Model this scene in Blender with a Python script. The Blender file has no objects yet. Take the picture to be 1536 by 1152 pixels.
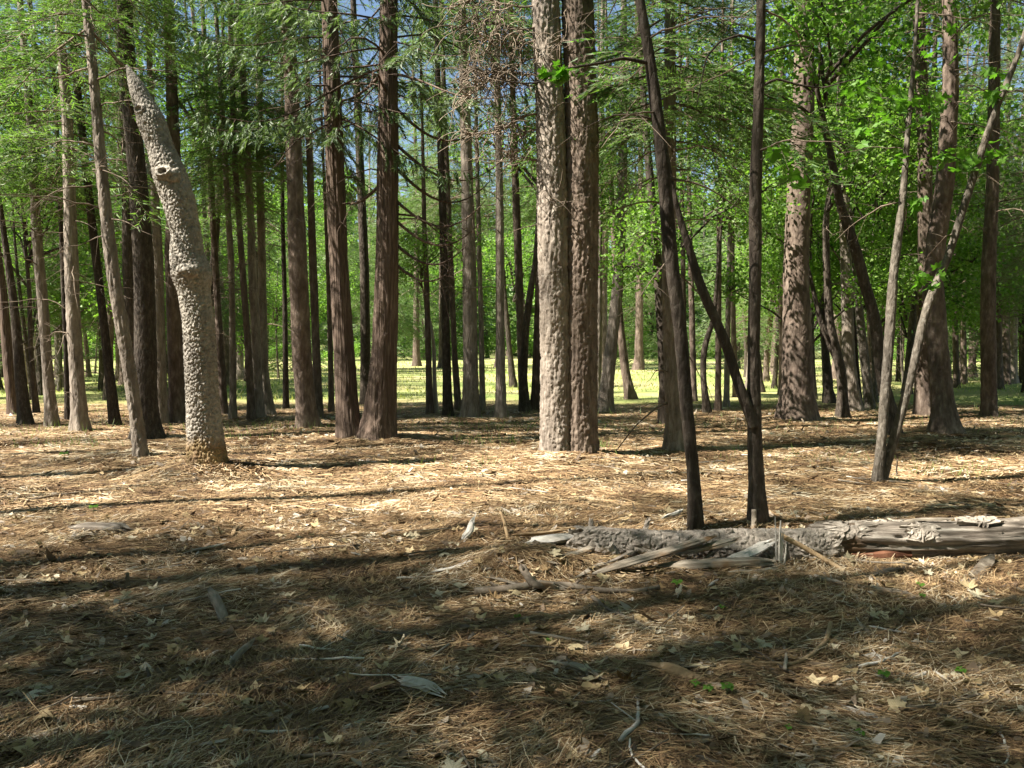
import bpy, math, random
import numpy as np
from mathutils import Vector, Matrix

# ------------------------------------------------------------------ camera, sky, sun, exposure
SC = bpy.context.scene
COL = SC.collection
CAM_H, FPX = 1.6, 1250.0                       # eye height, focal length in photo pixels (1536 wide)
PITCH = math.atan(56.0 / FPX)                  # looking slightly down, horizon at photo row 520
cam_data = bpy.data.cameras.new('camera')
cam_data.sensor_width = 36.0
cam_data.lens = 36.0 * FPX / 1536.0
cam_data.clip_start, cam_data.clip_end = 0.05, 3000.0
cam = bpy.data.objects.new('camera', cam_data)
cam.location = (0, 0, CAM_H)
cam.rotation_euler = (math.radians(90) - PITCH, 0, 0)
COL.objects.link(cam)
SC.camera = cam

SUN_EL, SUN_SIDE = math.radians(52), math.radians(72)   # elevation; angle from straight-behind-camera towards the left
sun_dir = Vector((-math.sin(SUN_SIDE) * math.cos(SUN_EL), -math.cos(SUN_SIDE) * math.cos(SUN_EL), math.sin(SUN_EL)))
world = bpy.data.worlds.new('World')
SC.world = world
world.use_nodes = True
wn = world.node_tree.nodes
wn.clear()
sky = wn.new('ShaderNodeTexSky')
sky.sky_type = 'NISHITA'
sky.sun_disc = False
sky.sun_elevation = SUN_EL
sky.sun_rotation = math.atan2(sun_dir.x, sun_dir.y)
sky.air_density, sky.dust_density, sky.ozone_density = 1.0, 0.6, 1.2
bg = wn.new('ShaderNodeBackground')
bg.inputs['Strength'].default_value = 0.05
wo = wn.new('ShaderNodeOutputWorld')
world.node_tree.links.new(sky.outputs[0], bg.inputs[0])
world.node_tree.links.new(bg.outputs[0], wo.inputs[0])
sl = bpy.data.lights.new('sun', 'SUN')
sl.energy = 5.0
sl.angle = math.radians(0.53)
sl.color = (1.0, 0.94, 0.84)
sun = bpy.data.objects.new('sun', sl)
sun.rotation_euler = sun_dir.to_track_quat('Z', 'Y').to_euler()
sun.location = sun_dir * 60
COL.objects.link(sun)
SC.view_settings.view_transform = 'Standard'
SC.view_settings.look = 'None'
SC.view_settings.gamma = 1.0
SC.view_settings.use_curve_mapping = False
SC.view_settings.exposure = 1.9
SC.render.engine = 'CYCLES'
SC.cycles.max_bounces = 7
SC.cycles.diffuse_bounces = 4
SC.cycles.transmission_bounces = 5
SC.cycles.glossy_bounces = 2
SC.cycles.caustics_reflective = SC.cycles.caustics_refractive = False

rng = np.random.default_rng(11)
R = rng.random
TAU = 2 * math.pi

# ------------------------------------------------------------------ noise
def _hash(ix, iy, iz, seed):
    h = (ix.astype(np.uint32) * np.uint32(374761393) + iy.astype(np.uint32) * np.uint32(668265263)
         + iz.astype(np.uint32) * np.uint32(2147483647) + np.uint32(seed * 144665 % 4294967291))
    h = (h ^ (h >> np.uint32(13))) * np.uint32(1274126177)
    h = (h ^ (h >> np.uint32(16))) * np.uint32(2246822519)
    return (h ^ (h >> np.uint32(15))).astype(np.float64) / 4294967295.0

def vnoise(p, seed=0):
    p = np.asarray(p, float)
    i = np.floor(p).astype(np.int64)
    f = p - i
    f = f * f * (3 - 2 * f)
    out = np.zeros(len(p))
    for dx in (0, 1):
        wx = f[:, 0] if dx else 1 - f[:, 0]
        for dy in (0, 1):
            wy = f[:, 1] if dy else 1 - f[:, 1]
            for dz in (0, 1):
                wz = f[:, 2] if dz else 1 - f[:, 2]
                out += wx * wy * wz * _hash(i[:, 0] + dx, i[:, 1] + dy, i[:, 2] + dz, seed)
    return out * 2 - 1

def fbm(p, octv=4, seed=0):
    p = np.asarray(p, float)
    a, s, t = 1.0, 0.0, 0.0
    for o in range(octv):
        s = s + a * vnoise(p, seed + o * 7)
        t += a
        p = p * 2.03 + 3.7
        a *= 0.5
    return s / t

def voro(p, seed=0):
    p = np.asarray(p, float)
    i = np.floor(p).astype(np.int64)
    f1 = np.full(len(p), 9.0)
    f2 = np.full(len(p), 9.0)
    for dx in (-1, 0, 1):
        for dy in (-1, 0, 1):
            for dz in (-1, 0, 1):
                c = i + np.array([dx, dy, dz])
                q = np.stack([_hash(c[:, 0], c[:, 1], c[:, 2], seed + k) for k in (1, 2, 3)], 1)
                d = np.sqrt(((c + q - p) ** 2).sum(1))
                n = d < f1
                f2 = np.where(n, f1, np.minimum(f2, d))
                f1 = np.where(n, d, f1)
    return f1, f2

# ------------------------------------------------------------------ terrain
MOUNDS = []          # x, y, radius, height: litter heaped at the feet of trees and over buried wood
def ground_z(x, y):
    x, y = np.atleast_1d(np.asarray(x, float)), np.atleast_1d(np.asarray(y, float))
    p = np.stack([x, y, np.zeros_like(x)], 1)
    near = np.clip((30 - y) / 12, 0, 1)
    z = 0.05 * fbm(p * 0.55, 3, 5) + 0.022 * near * fbm(p * 2.6, 3, 9)
    z += 0.012 * np.clip((12 - y) / 4, 0, 1) * fbm(p * 9.0, 2, 15)
    for (mx, my, r, h) in MOUNDS:
        z += h * np.exp(-((x - mx) ** 2 + (y - my) ** 2) / (r * r))
    t = np.clip((y - 118) / 200, 0, 1)
    z += 36 * t * t * (3 - 2 * t) + 0.35 * np.clip((y - 30) / 80, 0, 1) * fbm(p * 0.06, 2, 31)
    return z
def gz(x, y):
    return float(ground_z(x, y)[0])

CP, SP = math.cos(PITCH), math.sin(PITCH)
def ray(px, py):
    a, b = (px - 768) / FPX, (576 - py) / FPX
    return np.array([a, CP + b * SP, -SP + b * CP])
def at(px, py, d):
    """point seen at photo pixel (px, py) on the upright plane y = d"""
    v = ray(px, py)
    return np.array([0, 0, CAM_H]) + v * (d / v[1])
def G(px, py):
    """ground point seen at photo pixel"""
    v = ray(px, py)
    z = 0.0
    for _ in range(6):
        t = (CAM_H - z) / -v[2]
        p = np.array([0, 0, CAM_H]) + v * t
        z = gz(p[0], p[1])
    p[2] = z
    return p

for mx, my, r, h in ((310, 712, .75, .13), (850, 690, .8, .10), (550, 662, .9, .10), (1320, 722, .5, .07), (815, 850, .38, .13),
                     (490, 820, .45, .06), (760, 860, .3, .08), (1180, 640, .8, .08), (130, 655, .9, .07), (330, 890, .3, .04),
                     (1400, 752, .6, .06), (700, 800, .35, .05), (1043, 792, .3, .05), (1137, 787, .32, .05), (208, 684, .4, .07), (1015, 676, .45, .07), (223, 652, .6, .1),
                     (118, 649, .5, .08), (1197, 631, .8, .12), (1414, 647, .6, .09), (459, 638, .6, .09), (1100, 868, .5, .03), (930, 872, .35, .04), (1250, 880, .5, .03)):
    v = ray(mx, my)
    t = CAM_H / -v[2]
    MOUNDS.append((v[0] * t, v[1] * t, r, h))

# ------------------------------------------------------------------ mesh helpers
class Acc:
    """collects vertices and faces with a material slot"""
    def __init__(self):
        self.V, self.F, self.n = [], [], 0
    def add(self, V, F, m=0):
        V, F = np.asarray(V, float), np.asarray(F, np.int64)
        self.V.append(V)
        self.F.append((F + self.n, m))
        self.n += len(V)
    def addacc(self, other, M=None, off=None):
        V, F = other.arrays()
        if M is not None:
            V = V @ M.T
        if off is not None:
            V = V + off
        self.V.append(V)
        for f, m in F:
            self.F.append((f + self.n, m))
        self.n += len(V)
    def arrays(self):
        if len(self.V) > 1:
            self.V = [np.concatenate(self.V)]
        by = {}
        for f, m in self.F:
            by.setdefault((f.shape[1], m), []).append(f)
        self.F = [(np.concatenate(v), k[1]) for k, v in by.items()]
        return self.V[0], self.F
    def mesh(self, name, mats, smooth=False):
        V, F = self.arrays()
        me = bpy.data.meshes.new(name)
        me.vertices.add(len(V))
        me.vertices.foreach_set('co', V.astype(np.float32).ravel())
        nl = sum(f.size for f, _ in F)
        nf = sum(len(f) for f, _ in F)
        me.loops.add(nl)
        me.polygons.add(nf)
        me.loops.foreach_set('vertex_index', np.concatenate([f.ravel() for f, _ in F]).astype(np.int32))
        cnt = np.concatenate([np.full(len(f), f.shape[1]) for f, _ in F])
        start = np.concatenate([[0], np.cumsum(cnt)[:-1]])
        me.polygons.foreach_set('loop_start', start.astype(np.int32))
        me.polygons.foreach_set('material_index', np.concatenate([np.full(len(f), m) for f, m in F]).astype(np.int32))
        sm = smooth if not isinstance(smooth, (tuple, list, set)) else None
        if sm is None:
            a = np.concatenate([np.full(len(f), m in smooth) for f, m in F])
        else:
            a = np.full(nf, bool(sm))
        me.polygons.foreach_set('use_smooth', a)
        for m in (mats if isinstance(mats, (list, tuple)) else [mats]):
            me.materials.append(m)
        me.update(calc_edges=True)
        return me

def obj(name, me, parent=None, loc=(0, 0, 0), rot=(0, 0, 0), scale=1.0):
    o = bpy.data.objects.new(name, me)
    COL.objects.link(o)
    o.parent = parent
    o.location = loc
    o.rotation_euler = rot
    o.scale = (scale,) * 3 if not isinstance(scale, (tuple, list)) else scale
    return o
def tag(o, label, cat, group=None, kind=None):
    o['label'] = label
    if cat:
        o['category'] = cat
    if group:
        o['group'] = group
    if kind:
        o['kind'] = kind
    return o
def empty(name, loc, rz=0.0):
    o = obj(name, None, None, loc, (0, 0, rz))
    o.empty_display_size = 0.2
    return o

def norm(v):
    return v / np.maximum(np.linalg.norm(v, axis=-1, keepdims=True), 1e-9)

def tube(P, rad, k, disp=None, seed=0, cap=True, squash=None):
    """tube round the polyline P; disp(theta, arclength, q, dirs) returns radial offsets"""
    P = np.asarray(P, float)
    rad = np.asarray(rad, float)
    n = len(P)
    T = norm(np.gradient(P, axis=0))
    mt = np.abs(T.mean(0))
    ref = np.eye(3)[int(np.argmin(mt))]
    N = norm(np.cross(np.broadcast_to(ref, T.shape), T))
    B = np.cross(T, N)
    th = np.arange(k) / k * TAU
    c, s = np.cos(th), np.sin(th)
    sq = 1.0 if squash is None else squash
    D = N[:, None, :] * c[None, :, None] + B[:, None, :] * (s * sq)[None, :, None]
    r = np.repeat(rad[:, None], k, 1)
    if disp is not None:
        S = np.concatenate([[0], np.cumsum(np.linalg.norm(np.diff(P, axis=0), axis=1))])
        q = np.stack([(c[None] * rad[:, None]).ravel(), (s[None] * rad[:, None]).ravel(), np.repeat(S, k)], 1)
        r = r + disp(np.tile(th, n), np.repeat(S, k), q, D.reshape(-1, 3), np.repeat(P, k, 0)).reshape(n, k)
        r = np.maximum(r, 0.0008)
    V = (P[:, None, :] + D * r[:, :, None]).reshape(-1, 3)
    i = np.arange(n - 1)[:, None] * k
    j = np.arange(k)[None]
    j2 = (j + 1) % k
    F = np.stack([i + j, i + j2, i + k + j2, i + k + j], -1).reshape(-1, 4)
    out = [(V, F)]
    if cap:
        e = np.array([P[0], P[-1]])
        V2 = np.concatenate([V, e])
        m = n * k
        f0 = np.stack([np.full(k, m), (np.arange(k) + 1) % k, np.arange(k)], 1)
        f1 = np.stack([np.full(k, m + 1), (n - 1) * k + np.arange(k), (n - 1) * k + (np.arange(k) + 1) % k], 1)
        return V2, F, np.concatenate([f0, f1])
    return V, F, None
def add_tube(acc, P, rad, k, m=0, **kw):
    V, F, C = tube(P, rad, k, **kw)
    if C is not None:
        acc.V.append(V)
        acc.F.append((F + acc.n, m))
        acc.F.append((C + acc.n, m))
        acc.n += len(V)
    else:
        acc.add(V, F, m)

def resample(P, step, extra=None):
    P = np.asarray(P, float)
    S = np.concatenate([[0], np.cumsum(np.linalg.norm(np.diff(P, axis=0), axis=1))])
    n = max(3, int(S[-1] / step) + 1)
    s = np.linspace(0, S[-1], n)
    Q = np.stack([np.interp(s, S, P[:, k]) for k in range(P.shape[1])], 1)
    return Q, s
def smooth_path(P, s, width):
    """gaussian smoothing along arclength, ends kept"""
    if len(P) < 5:
        return P
    ds = s[1] - s[0]
    h = max(1, int(width / ds))
    kx = np.arange(-2 * h, 2 * h + 1)
    w = np.exp(-(kx / h) ** 2)
    w /= w.sum()
    a = 2 * P[:1] - P[1:2 * h + 1][::-1] if len(P) > 2 * h else np.repeat(P[:1], 2 * h, 0)
    b = 2 * P[-1:] - P[-2 * h - 1:-1][::-1] if len(P) > 2 * h else np.repeat(P[-1:], 2 * h, 0)
    E = np.concatenate([a, P, b])
    return np.stack([np.convolve(E[:, k], w, 'valid') for k in range(P.shape[1])], 1)[:len(P)]

def rotz(a):
    c, s = math.cos(a), math.sin(a)
    return np.array([[c, -s, 0], [s, c, 0], [0, 0, 1.0]])
def roty(a):
    c, s = math.cos(a), math.sin(a)
    return np.array([[c, 0, s], [0, 1, 0], [-s, 0, c]])
def rotx(a):
    c, s = math.cos(a), math.sin(a)
    return np.array([[1, 0, 0], [0, c, -s], [0, s, c]])

# ------------------------------------------------------------------ materials
def new_mat(name):
    m = bpy.data.materials.new(name)
    m.use_nodes = True
    t = m.node_tree
    t.nodes.clear()
    return m, t
def N(t, typ, **kw):
    n = t.nodes.new(typ)
    for k, v in kw.items():
        if k.startswith('i_'):
            key = k[2:]
            n.inputs[int(key) if key.isdigit() else key.replace('_', ' ')].default_value = v
        else:
            setattr(n, k, v)
    return n
def ramp(t, stops, fac=None, interp='LINEAR'):
    n = t.nodes.new('ShaderNodeValToRGB')
    n.color_ramp.interpolation = interp
    e = n.color_ramp.elements
    while len(e) < len(stops):
        e.new(0.5)
    for el, (p, c) in zip(e, stops):
        el.position = p
        el.color = (*c, 1)
    if fac is not None:
        t.links.new(fac, n.inputs[0])
    return n
def mixc(t, a, b, fac, mode='MIX'):
    n = t.nodes.new('ShaderNodeMix')
    n.data_type = 'RGBA'
    n.blend_type = mode
    if isinstance(fac, (int, float)):
        n.inputs[0].default_value = fac
    else:
        t.links.new(fac, n.inputs[0])
    for i, v in ((6, a), (7, b)):
        if isinstance(v, tuple):
            n.inputs[i].default_value = (*v, 1)
        else:
            t.links.new(v, n.inputs[i])
    return n.outputs[2]
def finish(t, col, rough=0.85, bump=None, bump_d=0.01, bump_s=0.6, spec=0.25):
    b = N(t, 'ShaderNodeBsdfPrincipled', i_Roughness=rough)
    b.inputs['Specular IOR Level'].default_value = spec
    if isinstance(col, tuple):
        b.inputs['Base Color'].default_value = (*col, 1)
    else:
        t.links.new(col, b.inputs['Base Color'])
    if bump is not None:
        bn = N(t, 'ShaderNodeBump', i_Strength=bump_s, i_Distance=bump_d)
        t.links.new(bump, bn.inputs['Height'])
        t.links.new(bn.outputs[0], b.inputs['Normal'])
    o = N(t, 'ShaderNodeOutputMaterial')
    t.links.new(b.outputs[0], o.inputs[0])

def bark_mat(name, c0, c1, c2, sx=14, sz=4, lichen=None, plate=None, bd=0.03, moss=None):
    m, t = new_mat(name)
    tc = N(t, 'ShaderNodeTexCoord')
    mp = N(t, 'ShaderNodeMapping')
    mp.inputs['Scale'].default_value = (sx, sx, sz)
    oi = N(t, 'ShaderNodeObjectInfo')
    t.links.new(tc.outputs['Object'], mp.inputs[0])
    n1 = N(t, 'ShaderNodeTexNoise', i_Scale=1.0, i_Detail=7.0, i_Roughness=0.65)
    t.links.new(mp.outputs[0], n1.inputs[0])
    n2 = N(t, 'ShaderNodeTexNoise', i_Scale=1.1, i_Detail=3.0)
    t.links.new(tc.outputs['Object'], n2.inputs[0])
    col = ramp(t, [(0.25, c0), (0.52, c1), (0.78, c2)], n1.outputs[0]).outputs[0]
    v = N(t, 'ShaderNodeTexVoronoi', feature='DISTANCE_TO_EDGE', i_Scale=0.8)
    t.links.new(mp.outputs[0], v.inputs[0])
    # tone patches along the stem
    patch = ramp(t, [(0.35, (0.8, 0.78, 0.78)), (0.65, (1.18, 1.16, 1.12))], n2.outputs[0]).outputs[0]
    col = mixc(t, col, patch, 0.8, 'MULTIPLY')
    if lichen:
        n3 = N(t, 'ShaderNodeTexNoise', i_Scale=16.0, i_Detail=8.0, i_Roughness=0.7)
        t.links.new(tc.outputs['Object'], n3.inputs[0])
        f = ramp(t, [(0.56, (0, 0, 0)), (0.74, (.8, .8, .8))], n3.outputs[0]).outputs[0]
        col = mixc(t, col, lichen, f)
    if moss:
        # green-orange moss band at the foot of this stem
        sep = N(t, 'ShaderNodeSeparateXYZ')
        t.links.new(tc.outputs['Object'], sep.inputs[0])
        n4 = N(t, 'ShaderNodeTexNoise', i_Scale=7.0, i_Detail=5.0)
        t.links.new(tc.outputs['Object'], n4.inputs[0])
        ad = N(t, 'ShaderNodeMath', operation='MULTIPLY_ADD')
        t.links.new(n4.outputs[0], ad.inputs[0])
        ad.inputs[1].default_value = -0.42
        t.links.new(sep.outputs['Z'], ad.inputs[2])
        f = ramp(t, [(0.0, (1, 1, 1)), (0.16, (0, 0, 0))], ad.outputs[0]).outputs[0]
        fm = N(t, 'ShaderNodeMath', operation='MULTIPLY')
        t.links.new(f, fm.inputs[0])
        fm.inputs[1].default_value = 0.72
        mcol = ramp(t, [(0.4, (0.19, 0.095, 0.022)), (0.6, (0.22, 0.135, 0.03))], n4.outputs[0]).outputs[0]
        col = mixc(t, col, mcol, fm.outputs[0])
    # every stem its own tone
    hs = N(t, 'ShaderNodeHueSaturation')
    mr = N(t, 'ShaderNodeMapRange')
    t.links.new(oi.outputs['Random'], mr.inputs[0])
    mr.inputs[3].default_value, mr.inputs[4].default_value = 0.82, 1.18
    t.links.new(mr.outputs[0], hs.inputs['Value'])
    t.links.new(col, hs.inputs['Color'])
    h = N(t, 'ShaderNodeMath', operation='MULTIPLY_ADD')
    t.links.new(v.outputs['Distance'], h.inputs[0])
    h.inputs[1].default_value = 1.4
    t.links.new(n1.outputs[0], h.inputs[2])
    finish(t, hs.outputs[0], 0.9, h.outputs[0], bd, 0.6, 0.15)
    return m

M_FIR = bark_mat('fir bark', (0.09, 0.072, 0.056), (0.235, 0.198, 0.162), (0.40, 0.355, 0.305), 18, 4, lichen=(0.33, 0.31, 0.26))
M_FIR_SHADE = bark_mat('shaded fir bark', (0.06, 0.045, 0.035), (0.175, 0.135, 0.105), (0.33, 0.27, 0.22), 18, 4)  # shade from the left stem put into this darker, browner bark colour
M_PINE = bark_mat('pine bark', (0.05, 0.037, 0.029), (0.14, 0.106, 0.084), (0.30, 0.245, 0.2), 12, 4)
M_CEDAR = bark_mat('cedar bark', (0.045, 0.032, 0.025), (0.115, 0.083, 0.064), (0.27, 0.21, 0.165), 34, 1.6)
M_OAK = bark_mat('grey oak bark', (0.13, 0.113, 0.092), (0.33, 0.30, 0.255), (0.49, 0.46, 0.405), 22, 18, lichen=(0.42, 0.39, 0.3), moss=True)
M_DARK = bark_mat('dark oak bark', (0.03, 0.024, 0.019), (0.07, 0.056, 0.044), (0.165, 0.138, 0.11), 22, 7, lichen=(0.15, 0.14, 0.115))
M_GREYST = bark_mat('grey maple bark', (0.05, 0.042, 0.034), (0.125, 0.108, 0.087), (0.24, 0.215, 0.18), 26, 9, lichen=(0.33, 0.31, 0.26))
M_PALE = bark_mat('pale sapling bark', (0.3, 0.27, 0.22), (0.45, 0.41, 0.35), (0.6, 0.56, 0.5), 30, 9)

def leaf_mat(name, cols, trans=0.4, nscale=0.5, rough=0.5, tcol=None):
    m, t = new_mat(name)
    tc = N(t, 'ShaderNodeTexCoord')
    ge = N(t, 'ShaderNodeNewGeometry')
    oi = N(t, 'ShaderNodeObjectInfo')
    n = N(t, 'ShaderNodeTexNoise', i_Scale=nscale, i_Detail=2.0)
    t.links.new(tc.outputs['Object'], n.inputs[0])
    a = N(t, 'ShaderNodeMath', operation='MULTIPLY_ADD')
    t.links.new(ge.outputs['Random Per Island'], a.inputs[0])
    a.inputs[1].default_value = 0.55
    t.links.new(n.outputs[0], a.inputs[2])
    b = N(t, 'ShaderNodeMath', operation='MULTIPLY_ADD')
    t.links.new(oi.outputs['Random'], b.inputs[0])
    b.inputs[1].default_value = 0.35
    t.links.new(a.outputs[0], b.inputs[2])
    k = len(cols)
    col = ramp(t, [(0.35 + 0.7 * i / (k - 1), c) for i, c in enumerate(cols)], b.outputs[0]).outputs[0]
    pr = N(t, 'ShaderNodeBsdfPrincipled', i_Roughness=rough)
    pr.inputs['Specular IOR Level'].default_value = 0.35
    t.links.new(col, pr.inputs['Base Color'])
    tr = N(t, 'ShaderNodeBsdfTranslucent')
    tcx = mixc(t, col, tcol or (1.25, 1.6, 0.5), 0.85, 'MULTIPLY')
    t.links.new(tcx, tr.inputs[0])
    mx = N(t, 'ShaderNodeMixShader', i_0=trans)
    t.links.new(pr.outputs[0], mx.inputs[1])
    t.links.new(tr.outputs[0], mx.inputs[2])
    o = N(t, 'ShaderNodeOutputMaterial')
    t.links.new(mx.outputs[0], o.inputs[0])
    return m

M_NEEDLE = leaf_mat('fir needles', [(0.034, 0.077, 0.024), (0.078, 0.15, 0.043), (0.165, 0.25, 0.078)], 0.42)
M_PNEEDLE = leaf_mat('pine needles', [(0.055, 0.10, 0.037), (0.11, 0.17, 0.07), (0.195, 0.25, 0.125)], 0.3)
M_CSPRAY = leaf_mat('cedar sprays', [(0.03, 0.065, 0.022), (0.08, 0.135, 0.05), (0.19, 0.245, 0.135)], 0.3)
M_BROAD = leaf_mat('broad leaves', [(0.042, 0.098, 0.017), (0.10, 0.195, 0.032), (0.205, 0.32, 0.07)], 0.48)
M_MAPLE = leaf_mat('maple leaves', [(0.035, 0.10, 0.012), (0.07, 0.17, 0.02), (0.11, 0.23, 0.03)], 0.45)
M_GRASS = leaf_mat('grass blades', [(0.14, 0.21, 0.06), (0.26, 0.3, 0.105), (0.43, 0.39, 0.19)], 0.45)

def wood_mat(name, c0, c1, c2, axis_scale=(3, 22, 22), bd=0.008, stain=None):
    m, t = new_mat(name)
    tc = N(t, 'ShaderNodeTexCoord')
    mp = N(t, 'ShaderNodeMapping')
    mp.inputs['Scale'].default_value = axis_scale
    t.links.new(tc.outputs['Object'], mp.inputs[0])
    n1 = N(t, 'ShaderNodeTexNoise', i_Scale=1.0, i_Detail=8.0, i_Roughness=0.7, i_Distortion=0.4)
    t.links.new(mp.outputs[0], n1.inputs[0])
    n2 = N(t, 'ShaderNodeTexNoise', i_Scale=3.0, i_Detail=4.0)
    t.links.new(tc.outputs['Object'], n2.inputs[0])
    oi = N(t, 'ShaderNodeObjectInfo')
    col = ramp(t, [(0.28, c0), (0.5, c1), (0.72, c2)], n1.outputs[0]).outputs[0]
    if stain:
        f = ramp(t, [(0.52, (0, 0, 0)), (0.66, (1, 1, 1))], n2.outputs[0]).outputs[0]
        col = mixc(t, col, stain, f)
    hs = N(t, 'ShaderNodeHueSaturation')
    mr = N(t, 'ShaderNodeMapRange')
    t.links.new(oi.outputs['Random'], mr.inputs[0])
    mr.inputs[3].default_value, mr.inputs[4].default_value = 0.7, 1.25
    t.links.new(mr.outputs[0], hs.inputs['Value'])
    t.links.new(col, hs.inputs['Color'])
    finish(t, hs.outputs[0], 0.85, n1.outputs[0], bd, 0.7, 0.15)
    return m
M_WOOD = wood_mat('weathered grey wood', (0.12, 0.095, 0.07), (0.26, 0.22, 0.17), (0.44, 0.39, 0.32), stain=(0.2, 0.12, 0.06))
M_ROT = wood_mat('rotten log wood', (0.03, 0.024, 0.018), (0.135, 0.114, 0.092), (0.36, 0.325, 0.275), (2.2, 24, 24), 0.02, stain=(0.085, 0.055, 0.033))
M_RED = wood_mat('red crumbling rot', (0.05, 0.02, 0.012), (0.10, 0.042, 0.024), (0.17, 0.08, 0.045), (10, 10, 10), 0.01)
M_BLEACH = wood_mat('bleached splinter wood', (0.34, 0.3, 0.25), (0.52, 0.48, 0.42), (0.7, 0.66, 0.6), (8, 8, 8))
M_STICK = wood_mat('dead twig wood', (0.07, 0.052, 0.04), (0.15, 0.12, 0.09), (0.27, 0.23, 0.18), (14, 14, 14), 0.004)
M_TAN = wood_mat('tan peeled stick', (0.2, 0.13, 0.07), (0.33, 0.23, 0.13), (0.45, 0.34, 0.22), (14, 14, 14), 0.003)
M_LOGBARK = bark_mat('grey log bark', (0.10, 0.083, 0.066), (0.29, 0.255, 0.215), (0.46, 0.42, 0.365), 20, 20, bd=0.015)
M_DEADTW = wood_mat('bare dead twigs', (0.09, 0.065, 0.045), (0.17, 0.13, 0.095), (0.27, 0.215, 0.16), (6, 6, 6), 0.003)

def island_mat(name, stops, rough=0.8, trans=0.0, nscale=1.2, spec=0.3):
    m, t = new_mat(name)
    ge = N(t, 'ShaderNodeNewGeometry')
    tc = N(t, 'ShaderNodeTexCoord')
    n = N(t, 'ShaderNodeTexNoise', i_Scale=nscale, i_Detail=3.0)
    t.links.new(tc.outputs['Object'], n.inputs[0])
    a = N(t, 'ShaderNodeMath', operation='MULTIPLY_ADD')
    t.links.new(n.outputs[0], a.inputs[0])
    a.inputs[1].default_value = 1.3
    b = N(t, 'ShaderNodeMath', operation='MULTIPLY_ADD')
    t.links.new(ge.outputs['Random Per Island'], b.inputs[0])
    b.inputs[1].default_value = 0.75
    b.inputs[2].default_value = -0.5
    t.links.new(b.outputs[0], a.inputs[2])
    col = ramp(t, stops, a.outputs[0]).outputs[0]
    pr = N(t, 'ShaderNodeBsdfPrincipled', i_Roughness=rough)
    pr.inputs['Specular IOR Level'].default_value = spec
    t.links.new(col, pr.inputs['Base Color'])
    o = N(t, 'ShaderNodeOutputMaterial')
    if trans:
        tr = N(t, 'ShaderNodeBsdfTranslucent')
        t.links.new(col, tr.inputs[0])
        mx = N(t, 'ShaderNodeMixShader', i_0=trans)
        t.links.new(pr.outputs[0], mx.inputs[1])
        t.links.new(tr.outputs[0], mx.inputs[2])
        t.links.new(mx.outputs[0], o.inputs[0])
    else:
        t.links.new(pr.outputs[0], o.inputs[0])
    return m
M_LITTER = island_mat('dry needles', [(0.0, (0.065, 0.037, 0.02)), (0.3, (0.15, 0.088, 0.043)), (0.55, (0.25, 0.16, 0.077)), (0.78, (0.38, 0.275, 0.15)), (1.0, (0.54, 0.46, 0.33))])
M_CHIP = island_mat('bark chips', [(0.0, (0.06, 0.04, 0.027)), (0.4, (0.16, 0.115, 0.075)), (0.75, (0.29, 0.235, 0.175)), (1.0, (0.5, 0.45, 0.38))])
def dryleaf_mat():
    m, t = new_mat('dry leaf')
    oi = N(t, 'ShaderNodeObjectInfo')
    tc = N(t, 'ShaderNodeTexCoord')
    n = N(t, 'ShaderNodeTexNoise', i_Scale=26.0, i_Detail=4.0)
    t.links.new(tc.outputs['Object'], n.inputs[0])
    a = ramp(t, [(0.0, (0.17, 0.10, 0.04)), (0.35, (0.28, 0.2, 0.10)), (0.7, (0.36, 0.30, 0.18)), (1.0, (0.42, 0.38, 0.28))], oi.outputs['Random']).outputs[0]
    v = ramp(t, [(0.35, (0.65, 0.6, 0.5)), (0.6, (1.1, 1.1, 1.1))], n.outputs[0]).outputs[0]
    c = mixc(t, a, v, 0.8, 'MULTIPLY')
    finish(t, c, 0.7, n.outputs[0], 0.003, 0.5, 0.3)
    return m
M_DRYLEAF = dryleaf_mat()

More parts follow.
